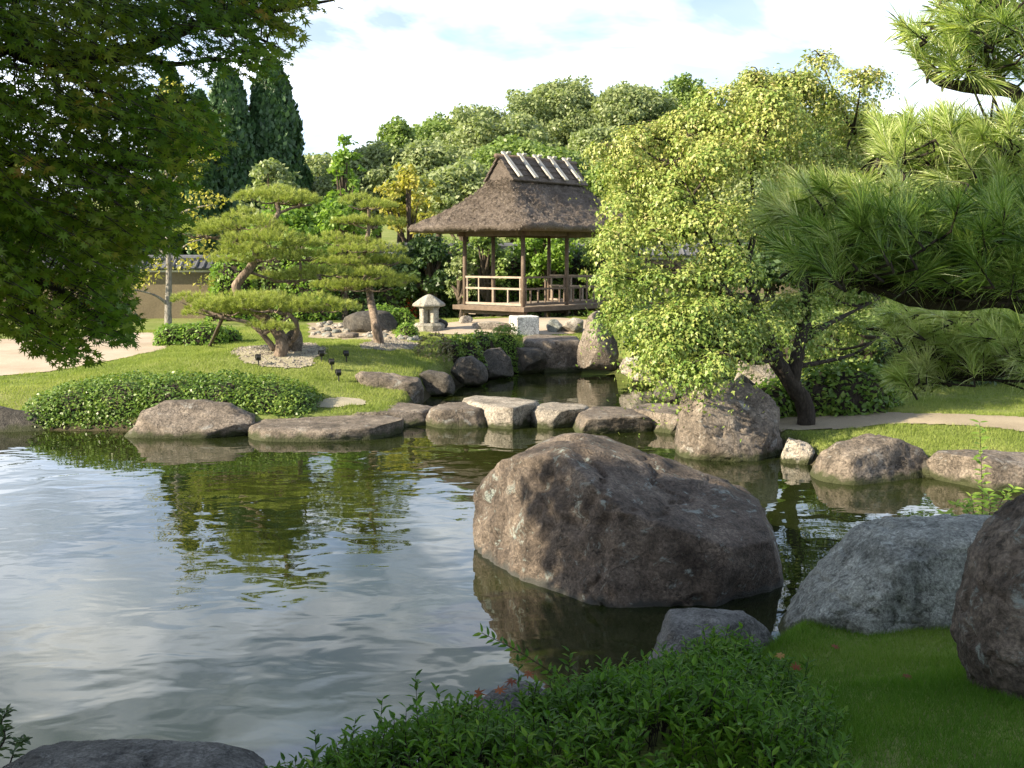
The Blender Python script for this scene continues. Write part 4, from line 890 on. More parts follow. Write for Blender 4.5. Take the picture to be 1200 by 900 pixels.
# ------------------------------------------------------------------ mid maple
def maple_mid():
    b = np.array([*ground_px(944, 498)[:2], 0]); b[2] = Hs(b[0], b[1]); root = empty('maple_tree', tuple(b), 'spreading yellow green maple on the right bank', 'tree')
    pads = []
    # pixel centre, depth, half width px, half height px of foliage pads
    spec = [(870, 105, 14.3, 60, 26), (905, 95, 14.8, 50, 24), (940, 110, 15.2, 60, 30), (985, 120, 15.4, 46, 30), (1005, 150, 15.5, 40, 34), (830, 135, 14.5, 60, 30), (790, 150, 14.6, 50, 26), (745, 150, 14.8, 34, 20),
            (760, 190, 14.6, 60, 26), (735, 225, 14.4, 38, 30), (800, 200, 13.9, 60, 30), (860, 170, 13.9, 60, 34), (910, 165, 14.2, 55, 36), (960, 180, 14.8, 60, 36), (1000, 210, 15.2, 46, 34),
            (725, 265, 14.2, 32, 30), (770, 260, 13.7, 55, 32), (830, 245, 13.4, 55, 34), (890, 235, 13.8, 45, 30), (720, 310, 14.0, 24, 28), (752, 320, 13.5, 50, 32), (800, 315, 13.2, 50, 34), (850, 310, 13.8, 40, 34),
            (730, 350, 13.9, 26, 24), (760, 370, 13.3, 55, 34), (805, 375, 12.9, 50, 30), (850, 380, 12.6, 48, 28), (890, 375, 12.9, 40, 26), (780, 420, 13.0, 48, 26), (820, 425, 12.7, 34, 22), (764, 402, 13.6, 28, 24),
            (935, 350, 14.6, 40, 34), (960, 300, 15.0, 40, 40), (985, 340, 15.2, 46, 40), (1000, 380, 15.4, 40, 30), (1020, 280, 15.4, 30, 36), (905, 130, 13.9, 40, 26), (890, 83, 14.8, 20, 16)]
    for px, py, Y, w, h in spec:
        if px < 765: px += 7
        c = at_y(px, py, Y); s = Y / F; c = at_y(px, py + 4, Y + rng.uniform(-.45, .45)); pads.append((c, (w * s * .80, w * s * .55, h * s * .46)))
        for j in range(2):
            e = c + rng.normal(0, 1, 3) * np.array([w * s * .7, w * s * .5, h * s * .7])
            if e[0] / e[1] * F + 600 < 708: continue
            f2 = rng.uniform(.28, .5); pads.append((e, (w * s * f2, w * s * f2, h * s * f2 * .75)))
    P_, N_, T_, v_ = [], [], [], []
    for c, r in pads:
        # pads are made of drooping leaf tufts
        nt_ = int(r[0] * r[1] * 205 + 5)
        tp, td = ell_points(nt_, c, r, .7, 1.1, upper=-.1)
        for q_, d_ in zip(tp, td):
            k = rng.integers(44, 70); rr = rng.uniform(.08, .15)
            off = rng.normal(0, 1, (k, 3)) * [rr, rr, rr * .32]; off[:, 2] -= (off[:, 0] ** 2 + off[:, 1] ** 2) / rr * .55
            P_.append(q_ + off); N_.append(np.array([0, 0, .95]) + d_ * .45 + off / rr * .5 + rng.normal(0, .42, (k, 3)))
            T_.append(off / rr + [0, 0, -.25] + rng.normal(0, .3, (k, 3)))
            hi = (q_[2] - c[2]) / r[2]; v_.append(np.clip(rng.normal(.30 + .18 * hi + .10 * rng.normal() + .20 * smooth(1.8, 4.2, q_[2]), .15, k), 0, 1))  # light put into leaf tone towards pad tops; crown top also yellower
    P = np.concatenate(P_); Nn = np.concatenate(N_); T = np.concatenate(T_); vv = np.concatenate(v_); n = len(P)
    tm = ([(-.1, 0, 0), (.1, -.5, -.05), (.42, -.2, .03), (1, 0, -.1), (.42, .2, .03), (.1, .5, -.05)], [(0, 1, 2, 3), (0, 3, 4, 5)])
    V = leaves(P, Nn, .043 * rng.uniform(.6, 1.35, n), tm[0], T)
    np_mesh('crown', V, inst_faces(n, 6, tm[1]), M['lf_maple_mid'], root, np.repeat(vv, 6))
    def a(px, py, Y): return at_y(px, py, Y)
    fk = a(908, 420, 13.9); paths = [([b - [0, 0, .2], a(944, 478, b[1]), a(928, 450, b[1]), fk], .13, .10)]
    paths += [([fk, a(900, 395, 13.7), a(885, 350, 13.8), a(876, 310, 13.9), a(885, 265, 14), a(880, 200, 14.2)], .09, .02),
              ([a(928, 450, b[1]), a(938, 400, 14), a(945, 370, 14.3), a(940, 320, 14.5), a(935, 240, 14.8), a(920, 150, 14.8)], .10, .02),
              ([fk, a(885, 400, 13.4), a(855, 345, 13.2), a(830, 325, 13.2), a(800, 318, 13.2)], .06, .015),
              ([a(885, 350, 13.8), a(848, 340, 13.6), a(842, 305, 13.5), a(820, 250, 13.6), a(790, 190, 14.2)], .045, .01),
              ([a(940, 400, 14), a(970, 380, 14.4), a(1000, 365, 14.8), a(1030, 350, 15)], .05, .012),
              ([a(930, 430, 14), a(960, 425, 14.2), a(1000, 415, 14.5), a(1030, 395, 14.8)], .04, .01),
              ([a(915, 415, 13.8), a(890, 425, 13.2), a(865, 418, 12.9), a(840, 400, 12.8)], .04, .01),
              ([a(876, 310, 13.9), a(862, 280, 14), a(842, 240, 14), a(800, 160, 14.5)], .04, .01),
              ([a(940, 320, 14.5), a(965, 270, 14.9), a(985, 200, 15.2), a(1000, 150, 15.4)], .045, .01)]
    nodes_ = [np.array(q_) for p_ in paths for q_ in curve(p_[0], 3)]
    for c, r in pads:
        q_ = min(nodes_, key=lambda z: np.linalg.norm(z - c) + .6 * max(0, z[2] - c[2])); mid = (q_ + c) / 2 + np.array([0, 0, -.08])
        paths.append(([q_, mid, c], .022, .008))
        for k in range(4): e = c + rng.normal(0, .5, 3) * np.array(r); paths.append(([c, (c + e) / 2 + [0, 0, .04], e], .01, .004))
    trunk_mesh('trunk', paths, M['bark_dark'], root, 8)
maple_mid()

# ------------------------------------------------------------------ cloud pruned pines
def needle_tufts(C, A, nper, length, width, spread=.9, vv=None, taper_tip=True):
    """C centres (n,3), A axes: needles as thin triangles"""
    n = len(C); A = A / np.linalg.norm(A, axis=1)[:, None]; d = A[:, None, :] + rng.normal(0, spread * .6, (n, nper, 3)); d /= np.linalg.norm(d, axis=2)[:, :, None]
    o_ = C[:, None, :] + A[:, None, :] * (rng.random((n, nper, 1)) - .5) * length * .5
    sd_ = np.cross(d, rng.normal(size=d.shape)); sd_ /= np.linalg.norm(sd_, axis=2)[:, :, None] + 1e-9
    L = length * rng.uniform(.75, 1.15, (n, nper, 1)); V = np.stack([o_ - sd_ * width / 2, o_ + sd_ * width / 2, o_ + d * L], 2).reshape(-1, 3)
    m_ = n * nper; v_ = rng.random(n) if vv is None else vv; v2 = np.clip(np.repeat(v_, nper) + rng.normal(0, .1, m_), 0, 1)
    return V, np.arange(m_ * 3).reshape(-1, 3), np.repeat(v2, 3)
def cloud_pine(label, base, pads, trunk, limbs, leaf_m=None, dens=640, L=.085):
    root = empty('pine_tree', tuple(base), label, 'tree'); Vs, Fs, As = [], [], []; off = 0; centres = []
    for px, py, Y, w, h in pads:
        c = at_y(px, py, Y); s = Y / F; r = np.array([w * s, w * s * .75, h * s * .85]); centres.append((c, r))
        # each pad is a few small mounds
        k = max(2, int(w / 14))
        for j in range(k):
            f_ = (j + .5) / k * 2 - 1; cc = c + np.array([f_ * r[0] * .72, rng.uniform(-.5, .5) * r[1], -abs(f_) * r[2] * .45 + rng.normal(0, .03)]); rr = np.array([r[0] / k * 1.35 + .05, r[1] * .7, r[2] * .85])
            rr[2] *= rng.uniform(.85, 1.35); n = int(dens * (rr[0] * rr[1]) + 20); P, d = ell_points(n, cc, rr, .75, 1.0, upper=0.0)
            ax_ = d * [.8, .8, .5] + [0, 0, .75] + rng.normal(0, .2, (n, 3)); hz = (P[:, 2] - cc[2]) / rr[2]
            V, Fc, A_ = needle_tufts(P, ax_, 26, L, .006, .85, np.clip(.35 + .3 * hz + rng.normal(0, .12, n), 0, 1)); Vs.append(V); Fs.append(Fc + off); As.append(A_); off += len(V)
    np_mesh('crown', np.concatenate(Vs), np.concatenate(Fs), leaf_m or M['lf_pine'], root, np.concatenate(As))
    paths = [([at_y(*q_) if isinstance(q_, tuple) else q_ for q_ in pth], r0, r1) for pth, r0, r1 in trunk + limbs]
    nodes_ = [np.array(q_) for p_ in paths for q_ in curve(p_[0], 4)]
    for c, r in centres:
        q_ = min(nodes_, key=lambda z: np.linalg.norm(z - c)); lowp = c - [0, 0, r[2] * .35]; paths.append(([q_, (q_ + lowp) / 2 - [0, 0, .04], lowp], .035, .02))
        for k in range(7):
            a_ = rng.uniform(0, 6.28); e = c + np.array([math.cos(a_) * r[0] * .75, math.sin(a_) * r[1] * .75, -r[2] * .15]); paths.append(([lowp, (lowp + e) / 2 - [0, 0, .05], e], .018, .006))
    trunk_mesh('trunk', paths, M['bark_pine'], root, 8, .25)
    return root
b1 = ground_px(326, 417)
cloud_pine('large cloud pruned pine with a twisting trunk on the left mound', b1,
    [(325, 232, 19.4, 52, 17), (282, 262, 19.2, 50, 18), (240, 272, 19.2, 34, 14), (318, 284, 19.0, 62, 20), (300, 300, 18.8, 50, 14), (335, 325, 19.6, 36, 12), (375, 318, 19.8, 34, 13),
     (262, 362, 18.6, 58, 18), (320, 358, 18.4, 56, 19), (375, 358, 18.7, 48, 19), (232, 352, 18.8, 28, 12), (300, 350, 18.9, 50, 14), (315, 382, 18.2, 24, 10), (350, 235, 19.5, 26, 12), (352, 300, 19.4, 30, 12)],
    [([b1 - [0, 0, .15], (330, 400, b1[1]), (318, 380, 18.9), (285, 352, 19.1), (277, 335, 19.1), (290, 318, 19.1), (300, 300, 19.1), (298, 285, 19.1), (312, 268, 19.2), (326, 250, 19.3), (322, 235, 19.4)], .115, .035)],
    [([(328, 408, b1[1]), (346, 395, 18.6), (347, 378, 18.5), (338, 366, 18.5), (360, 362, 18.6), (390, 356, 18.7)], .06, .02), ([(322, 410, b1[1]), (308, 392, 18.5), (290, 378, 18.5), (262, 372, 18.5), (225, 358, 18.6)], .055, .02),
     ([(308, 392, 18.5), (322, 384, 18.4), (340, 370, 18.4)], .035, .02), ([(300, 290, 19.1), (275, 285, 19.1), (245, 278, 19.2)], .03, .015), ([(326, 250, 19.3), (345, 243, 19.4), (365, 240, 19.5)], .03, .015), ([(290, 318, 19.1), (330, 330, 19.4), (375, 326, 19.7)], .03, .015)])
b2 = ground_px(447, 403)
cloud_pine('slender pine with layered boughs left of the pavilion', b2,
    [(432, 240, 21.6, 32, 12), (440, 262, 21.7, 34, 12), (405, 282, 21.5, 34, 13), (430, 290, 21.3, 40, 13), (400, 305, 21.2, 30, 11), (447, 305, 21.6, 32, 13), (420, 322, 21.2, 44, 14), (460, 328, 21.6, 28, 11), (395, 335, 21.4, 28, 12), (432, 336, 21.2, 40, 11), (412, 258, 21.6, 22, 8)],
    [([b2 - [0, 0, .15], (440, 380, b2[1]), (434, 350, 21.6), (432, 330, 21.6), (426, 300, 21.6), (432, 270, 21.6), (432, 246, 21.6)], .10, .03)], [])

# wooden props for the pine
q0, q1 = ground_px(244, 404), at_y(262, 370, 18.6)
mb = MB(); mb.tube([q0 - [0, 0, .1], q1], .035, 8); mb.tube([q1 + [-.14, 0, -.03], q1 + [.16, 0, .06]], .03, 8); pr = mb.build('pine_prop', M['bark'], sm=True); recenter(pr, tuple(q0)); tag(pr, 'leaning wooden pole propping up the left bough of the large pine', 'prop')
q0, q1 = ground_px(276, 400), at_y(275, 384, 19.6)
mb = MB(); mb.tube([q0 - [0, 0, .1], q0 + [0, 0, .25]], .04, 8); pr = mb.build('pine_prop', M['metal_black'], sm=True); recenter(pr, tuple(q0)); tag(pr, 'short dark post under the large pine next to the leaning pole', 'prop')
# small garden spotlights
for px, py, lb in ((303, 429, 'small black spotlight left of the large pine base'), (377, 424, 'small black spotlight on the slope right of the large pine'), (389, 434, 'small black spotlight lower on the slope near the pond'), (397, 447, 'black spotlight nearest the long brown rock'), (406, 424, 'black spotlight on the shaded slope below the thin pine')):
    q = ground_px(px, py); r_ = empty('garden_spotlight', tuple(q), lb, 'spotlight', 'spotlights around the cloud pine')
    mb = MB(); mb.tube([q - [0, 0, .05], q + [0, 0, .1]], .012, 6); mb.build('stake', M['metal_black'], r_)
    mb = MB(); ax_ = ((.94, .34, 0), (-.3, .82, .48), (.16, -.46, .87)); mb.box(q + [0, 0, .14], (.08, .07, .07), ax_); mb.box(q + [0, 0, .14] + np.array(ax_[1]) * .045, (.10, .015, .085), ax_); mb.build('housing', M['metal_black'], r_, bevel=.006)

# grey trunked tree by the wall
q = ground_px(197, 381); root = empty('tree', tuple(q), 'thin tree with a pale grey trunk and sparse yellow leaves before the wall', 'tree'); Y = q[1]
a = lambda px, py, dy=0: at_y(px, py, Y + dy)
paths = [([q - [0, 0, .2], a(197, 360), a(198, 320), a(196, 260), a(195, 200), a(196, 140)], .12, .03), ([a(197, 358), a(188, 350, -.2), a(176, 344, -.4), a(150, 338, -.6)], .05, .015), ([a(197, 330), a(205, 300), a(222, 285), a(240, 280)], .04, .01),
         ([a(196, 265), a(212, 250), a(232, 243), a(250, 240)], .05, .01), ([a(195, 225), a(210, 205), a(222, 192), a(240, 180)], .045, .01), ([a(196, 300), a(180, 285), a(165, 260)], .04, .01), ([a(195, 200), a(182, 180), a(170, 150)], .04, .01), ([a(196, 150), a(205, 120), a(210, 100)], .03, .01)]
trunk_mesh('trunk', paths, M['bark_grey'], root, 8)
cl = [(a(px, py, dy), (r_, r_, r_ * .6)) for px, py, dy, r_ in ((235, 232, 0, .55), (222, 255, -.2, .4), (215, 200, .2, .6), (238, 182, 0, .5), (205, 165, 0, .6), (180, 170, .2, .5), (212, 130, 0, .5), (175, 215, 0, .5), (160, 260, .2, .5), (232, 285, -.1, .45),
      (170, 325, -.4, .45), (152, 335, -.5, .4), (185, 310, -.3, .3), (215, 310, .2, .4), (250, 260, .2, .35), (200, 105, 0, .5), (255, 235, 0, .35), (245, 300, .3, .35), (240, 330, .4, .35))]
crown_mesh('crown', cl, .16, .11, M['lf_yellow'], root, lo=.1, jit=.8)

# ------------------------------------------------------------------ near maple hanging in from the left
def near_maple():
    b = np.array([-4.1, 3.3, Hs(-4.1, 3.3)]); root = empty('maple_tree', tuple(b), 'dark green maple with star leaves hanging over the top left corner', 'tree')
    region = np.array([(-120, -60), (400, -60), (372, 4), (352, 22), (338, 50), (334, 84), (318, 80), (300, 100), (285, 92), (270, 80), (250, 120), (262, 168), (248, 180), (225, 205), (215, 235), (212, 262), (200, 292), (168, 300), (160, 320), (155, 345), (160, 372), (150, 398), (140, 410), (110, 400), (98, 428), (72, 428), (40, 415), (25, 395), (-120, 400)], float)
    holes = [((100, 112), 12), ((40, 60), 9), ((20, 95), 12), ((190, 60), 13), ((210, 75), 14), ((175, 85), 10), ((225, 95), 14), ((235, 60), 10), ((75, 22), 10), ((150, 70), 10), ((245, 105), 12), ((232, 120), 10), ((55, 150), 8), ((200, 115), 9)]
    P_, N_, T_, v_, S_ = [], [], [], [], []; twigs = []
    tries = 0; ns = 0
    while ns < 2600 and tries < 22000:
        tries += 1; px = rng.uniform(-110, 395); py = rng.uniform(-50, 432)
        sd = poly_sd(np.array([[px, py]]), region)[0]
        if sd > -4: continue
        if any((px - h[0][0]) ** 2 + (py - h[0][1]) ** 2 < h[1] ** 2 for h in holes): continue
        if px > 170 and 40 < py < 110 and rng.random() < .45: continue
        Y = rng.uniform(3.7, 5.4); c = at_y(px, py, Y); ns += 1
        dirn = np.array([.8, rng.normal(0, .4), -.45 + rng.normal(0, .2)]); dirn /= np.linalg.norm(dirn); ln = rng.uniform(.10, .20)
        k = rng.integers(7, 12); f_ = np.linspace(0, 1, k); pts = c - dirn * ln * .6 + dirn * (f_ * ln)[:, None]
        sidev = np.cross(dirn, [0, 0, 1]); sidev /= np.linalg.norm(sidev); sgn = np.where(np.arange(k) % 2, 1, -1)[:, None]
        lp = pts + sidev * sgn * .022 + rng.normal(0, .008, (k, 3)); P_.append(lp); T_.append(dirn * .7 + sidev * sgn * .8 + [0, 0, -.35] + rng.normal(0, .25, (k, 3)))
        N_.append(np.array([0.15, -.55, .7]) + rng.normal(0, .38, (k, 3))); S_.append(rng.uniform(.022, .034, k))
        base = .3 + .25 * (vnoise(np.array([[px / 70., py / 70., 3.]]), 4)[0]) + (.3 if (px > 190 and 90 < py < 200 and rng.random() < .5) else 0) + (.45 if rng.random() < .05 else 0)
        v_.append(np.clip(rng.normal(base, .1, k), 0, 1)); twigs.append((pts[0], pts[-1]))
    P = np.concatenate(P_); n = len(P)
    V = leaves(P, np.concatenate(N_), np.concatenate(S_), STAR7[0], np.concatenate(T_)); k = len(STAR7[0])
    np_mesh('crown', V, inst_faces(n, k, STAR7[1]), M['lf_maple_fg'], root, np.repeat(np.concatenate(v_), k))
    A = at_y
    limbs = [([b - [0, 0, .3], b + [.1, .1, 1.2], b + [.3, .4, 2.2]], .16, .11), ([b + [.3, .4, 2.2], A(-60, 60, 4.2), A(60, 70, 4.4), A(150, 60, 4.5), A(230, 30, 4.5), A(330, 10, 4.6), A(392, 0, 4.6)], .06, .004),
             ([b + [.3, .4, 2.2], A(-80, 180, 4.3), A(40, 190, 4.5), A(140, 195, 4.6), (A(200, 190, 4.6)), A(262, 170, 4.5)], .045, .004), ([A(40, 190, 4.5), A(120, 210, 4.4), A(180, 240, 4.4), A(205, 280, 4.5)], .014, .003),
             ([b + [.3, .4, 2.0], A(-90, 300, 4.2), A(0, 310, 4.4), A(70, 340, 4.5), A(120, 380, 4.5), A(155, 402, 4.5)], .04, .003), ([A(0, 310, 4.4), A(40, 370, 4.3), A(80, 420, 4.3)], .012, .003),
             ([A(150, 60, 4.5), A(200, 75, 4.5), A(260, 70, 4.5), A(320, 80, 4.5)], .014, .003), ([A(60, 70, 4.4), A(120, 110, 4.5), A(200, 120, 4.5), A(240, 130, 4.5)], .014, .003), ([A(230, 30, 4.5), A(290, 40, 4.5), A(335, 60, 4.5)], .01, .003),
             ([b + [.3, .4, 2.2], b + [.6, .7, 3.4], b + [1.4, .6, 4.2], (-1.5, 2.4, 4.6), (-.3, 2.7, 4.5)], .08, .01)]  # overhead limb added to carry the clumps that shade the pine bough
    nodes_ = np.array([q_ for p_ in limbs[1:] for q_ in curve(p_[0], 6)]); 
    for s_, e_ in twigs:
        d = np.linalg.norm(nodes_ - s_, axis=1) + 1.5 * np.maximum(0, nodes_[:, 0] - s_[0]); q_ = nodes_[d.argmin()]
        q_ = q_ if d.min() < .4 else s_ - (e_ - s_) * .4
        limbs.append(([q_, s_, e_], .0025, .001))
    mb = MB()
    for i, (pts, r0, r1) in enumerate(limbs):
        c_ = curve(pts, 5 if i < 11 else 2); mb.tube(c_, taper(r0, r1, len(c_)), 7 if i < 11 else 3)
    mb.build('trunk', M['bark_dark'], root, sm=True)
    # unseen upper crown out of frame, clumps added to shade foreground and near pine
    cl = []
    for x_, y_, z_, r_ in ((-3.4, 4.3, 4.6, .9), (-3.0, 5.0, 4.3, .8), (-4.4, 3.2, 4.3, 1.0), (-3.2, 2.6, 4.4, 1.0), (-2.4, 3.8, 4.5, .8), (-4.8, 4.6, 4.2, .9), (-3.9, 4.6, 3.0, .7), (-4.2, 2.4, 3.6, .8), (-2.6, 2.2, 4.4, .8), (-5.2, 3.4, 3.8, .9), (-3.0, 3.2, 4.3, .8), (-3.5, 5.2, 3.6, .7), (-4.4, 4.4, 4.1, .9), (-.9, 2.5, 4.4, .5), (-.3, 2.7, 4.55, .45), (-1.5, 2.3, 4.7, .6), (-4.4, 3.4, 2.9, .7), (-4.3, 1.8, 3.0, .8), (-4.3, 5.2, 2.7, .6), (-4.0, 5.35, 3.9, .62), (-4.2, 5.0, 3.3, .6), (-4.3, 4.7, 4.2, .6), (-4.1, 4.3, 3.4, .6), (-4.0, 5.95, 3.25, .5), (-4.1, 5.6, 3.75, .5), (-4.0, 5.7, 2.9, .4)):
        cl.append((np.array([x_, y_, z_]), (r_, r_, r_ * .55)))
    up_ = crown_mesh('crown', cl, .45, .08, M['lf_maple_fg'], root, STAR5, up=.8, lo=.2)
near_maple()

# trees behind the camera that keep the foreground in shade
def shade_tree(label, x, y, h, rx, seed=0, nc=30, per=.6):
    z0 = Hs(x, y); root = empty('tree', (x, y, z0), label, 'tree', 'trees behind the viewer'); cl = []
    for i in range(nc):
        d = rng.normal(size=3); d /= np.linalg.norm(d); r_ = rx * rng.uniform(.25, .4); cl.append((np.array([x, y, z0 + h * .62]) + d * [rx * .8, rx * .8, h * .3], (r_, r_, r_ * .7)))
    crown_mesh('crown', cl, per, .16, M['lf_far_dark'], root)
    trunk_mesh('trunk', [([(x, y, z0 - .3), (x, y, z0 + h * .6)], .2, .08)], M['bark'], root)
SHADE = [(-7.5, .3, 6.2, 1.9), (-6.2, -2.0, 6.0, 1.8), (-3.6, -2.6, 5.6, 1.7), (-9.8, -1.5, 8.0, 2.3)]
for i, (x_, y_, h_, r_) in enumerate(SHADE): shade_tree('garden tree behind the viewer number %s from the pond' % ('one', 'two', 'three', 'four')[i], x_, y_, h_, r_)

# ------------------------------------------------------------------ near pine on the right
def near_pine():
    b = np.array([4.3, 5.3, Hs(4.3, 5.3)]); root = empty('pine_tree', tuple(b), 'near pine with long needled boughs reaching in from the right edge', 'tree'); A = at_y
    limbs = [([b - [0, 0, .3], b + [0, .1, 1.5], b + [-.15, .1, 3.0], b + [-.1, 0, 4.4]], .17, .08),
             ([b + [-.1, .05, 2.6], A(1260, 330, 4.2), A(1180, 345, 4.0), A(1090, 350, 3.9), A(1030, 335, 3.8), A(960, 318, 3.8), A(925, 315, 3.8)], .07, .010),
             ([A(1180, 345, 4.0), A(1120, 300, 4.0), A(1040, 275, 4.1), A(960, 262, 4.2), A(905, 248, 4.3)], .02, .005),
             ([b + [-.1, .05, 2.9], A(1260, 240, 4.6), A(1190, 225, 4.6), A(1110, 215, 4.6), A(1080, 200, 4.6), A(1030, 180, 4.6)], .04, .006),
             ([b + [-.1, .05, 3.4], A(1260, 110, 4.6), A(1180, 105, 4.5), A(1110, 98, 4.5), A(1085, 82, 4.5), A(1070, 60, 4.5)], .045, .006), ([A(1180, 105, 4.5), A(1150, 60, 4.5), A(1120, 40, 4.5), A(1080, 28, 4.5)], .015, .004),
             ([b + [-.1, .05, 3.9], A(1260, -10, 4.6), A(1180, 5, 4.6), A(1110, 0, 4.6)], .03, .006),
             ([b + [-.1, .05, 1.6], A(1260, 420, 5.4), A(1180, 432, 5.3), A(1120, 440, 5.2), A(1090, 415, 5.1), A(1060, 390, 5.1), A(1015, 385, 5.1)], .05, .006), ([A(1120, 440, 5.2), A(1090, 447, 5.1), A(1068, 455, 5.1)], .012, .004),
             ([A(1190, 225, 4.6), A(1180, 180, 4.6), A(1160, 150, 4.7)], .02, .006)]
    # tuft regions: polygon px, depth range, count, needle tone, axis
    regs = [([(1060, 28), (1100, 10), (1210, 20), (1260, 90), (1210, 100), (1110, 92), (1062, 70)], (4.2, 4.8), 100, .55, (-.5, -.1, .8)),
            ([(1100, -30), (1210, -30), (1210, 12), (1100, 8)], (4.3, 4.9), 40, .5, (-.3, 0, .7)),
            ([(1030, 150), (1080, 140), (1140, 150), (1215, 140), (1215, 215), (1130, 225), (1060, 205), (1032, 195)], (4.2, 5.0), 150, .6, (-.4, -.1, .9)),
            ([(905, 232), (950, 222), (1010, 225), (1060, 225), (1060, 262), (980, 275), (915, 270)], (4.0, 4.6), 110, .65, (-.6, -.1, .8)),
            ([(920, 290), (960, 265), (1040, 250), (1120, 240), (1210, 238), (1260, 280), (1260, 335), (1200, 338), (1100, 335), (1000, 325), (930, 318)], (3.4, 4.1), 300, .36, (-.35, -.25, .85)),  # shaded bough, its shade put into darker needles
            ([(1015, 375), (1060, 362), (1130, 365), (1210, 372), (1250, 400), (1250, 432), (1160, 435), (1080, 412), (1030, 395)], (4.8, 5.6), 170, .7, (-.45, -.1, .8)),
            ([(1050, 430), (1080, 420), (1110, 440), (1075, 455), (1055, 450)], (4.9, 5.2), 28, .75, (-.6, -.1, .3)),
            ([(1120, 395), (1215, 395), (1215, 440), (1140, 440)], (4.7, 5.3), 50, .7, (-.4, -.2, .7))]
    Vs, Fs, As = [], [], []; off = 0; nodes_ = np.array([q_ for p_ in limbs[1:] for q_ in curve(p_[0], 8)]); tw = []
    for poly, (y0, y1), cnt, vb, ax_ in regs:
        cnt = int(cnt * .78); poly = np.array(poly, float); lo, hi = poly.min(0), poly.max(0); C = []
        while len(C) < cnt:
            q_ = rng.uniform(lo, hi)
            if poly_sd(q_[None], poly)[0] < 0: C.append(A(q_[0], q_[1], rng.uniform(y0, y1)))
        C = np.array(C); ax3 = np.array(ax_) + rng.normal(0, .5, (cnt, 3)); ax3 /= np.linalg.norm(ax3, axis=1)[:, None]
        # a shoot: needles leave the twig along 9 cm
        nper = 105; n = cnt; f_ = rng.random((n, nper, 1)); o_ = C[:, None, :] + ax3[:, None, :] * (f_ - .5) * .10
        d = ax3[:, None, :] * (.55 + .9 * f_) + rng.normal(0, .48, (n, nper, 3)); d /= np.linalg.norm(d, axis=2)[:, :, None]
        sd_ = np.cross(d, rng.normal(size=d.shape)); sd_ /= np.linalg.norm(sd_, axis=2)[:, :, None]; L = rng.uniform(.085, .135, (n, nper, 1)); w_ = .00095
        mid = o_ + d * L * .55; tip = o_ + d * L + np.array([0, 0, -.012]); V = np.stack([o_ - sd_ * w_, o_ + sd_ * w_, mid + sd_ * w_, tip, mid - sd_ * w_], 2).reshape(-1, 3)
        m_ = n * nper; Fs.append(np.arange(m_ * 5).reshape(-1, 5) + off); Vs.append(V); off += len(V)
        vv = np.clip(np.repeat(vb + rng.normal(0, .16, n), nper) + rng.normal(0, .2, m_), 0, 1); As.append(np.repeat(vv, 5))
        for c_, a_ in zip(C, ax3): tw.append((c_ - a_ * .08, c_ + a_ * .05))
    np_mesh('crown', np.concatenate(Vs), np.concatenate(Fs), M['lf_pine_fg'], root, np.concatenate(As))
    mb = MB()
    for pts, r0, r1 in limbs: c_ = curve(pts, 6); mb.tube(c_, taper(r0, r1, len(c_)), 8, .2)
    for s_, e_ in tw:
        d = np.linalg.norm(nodes_ - s_, axis=1); q_ = nodes_[d.argmin()]; mb.tube([q_, s_, e_], [.006, .005, .003], 5)
    mb.build('trunk', M['bark_dark'], root, sm=True)
near_pine()

# ------------------------------------------------------------------ near leafy shrub
def shoots(C, Hh, leafn, leaf, spread, width=1.0):
    """upright leafy stems: C base points, Hh heights; returns leaf P,N,T,S and stem segments"""
    P, Nn, T, S, stems = [], [], [], [], []
    for c, h in zip(C, Hh):
        lean = rng.normal(0, spread, 3); lean[2] = 1; lean /= np.linalg.norm(lean); k = leafn if not callable(leafn) else leafn(h)
        f_ = np.linspace(.25, 1, k); a_ = np.arange(k) * 2.4 + rng.uniform(0, 6.28); pts = c + lean * (h * f_)[:, None]
        o_ = np.stack([np.cos(a_), np.sin(a_), .55 + .5 * f_], 1); P.append(pts); T.append(o_ + rng.normal(0, .15, (k, 3))); Nn.append(np.stack([-np.cos(a_) * .6, -np.sin(a_) * .6, np.full(k, 1.)], 1) + rng.normal(0, .2, (k, 3)))
        S.append(leaf * rng.uniform(.7, 1.2, k) * (1.05 - .35 * f_)); stems.append((c, c + lean * h))
    return np.concatenate(P), np.concatenate(Nn), np.concatenate(T), np.concatenate(S), stems
LEAF = ([(0, 0, 0), (.3, -.17, .04), (.65, -.13, .05), (1, 0, -.06), (.65, .13, .05), (.3, .17, .04)], [(0, 1, 2, 3), (0, 3, 4, 5)])
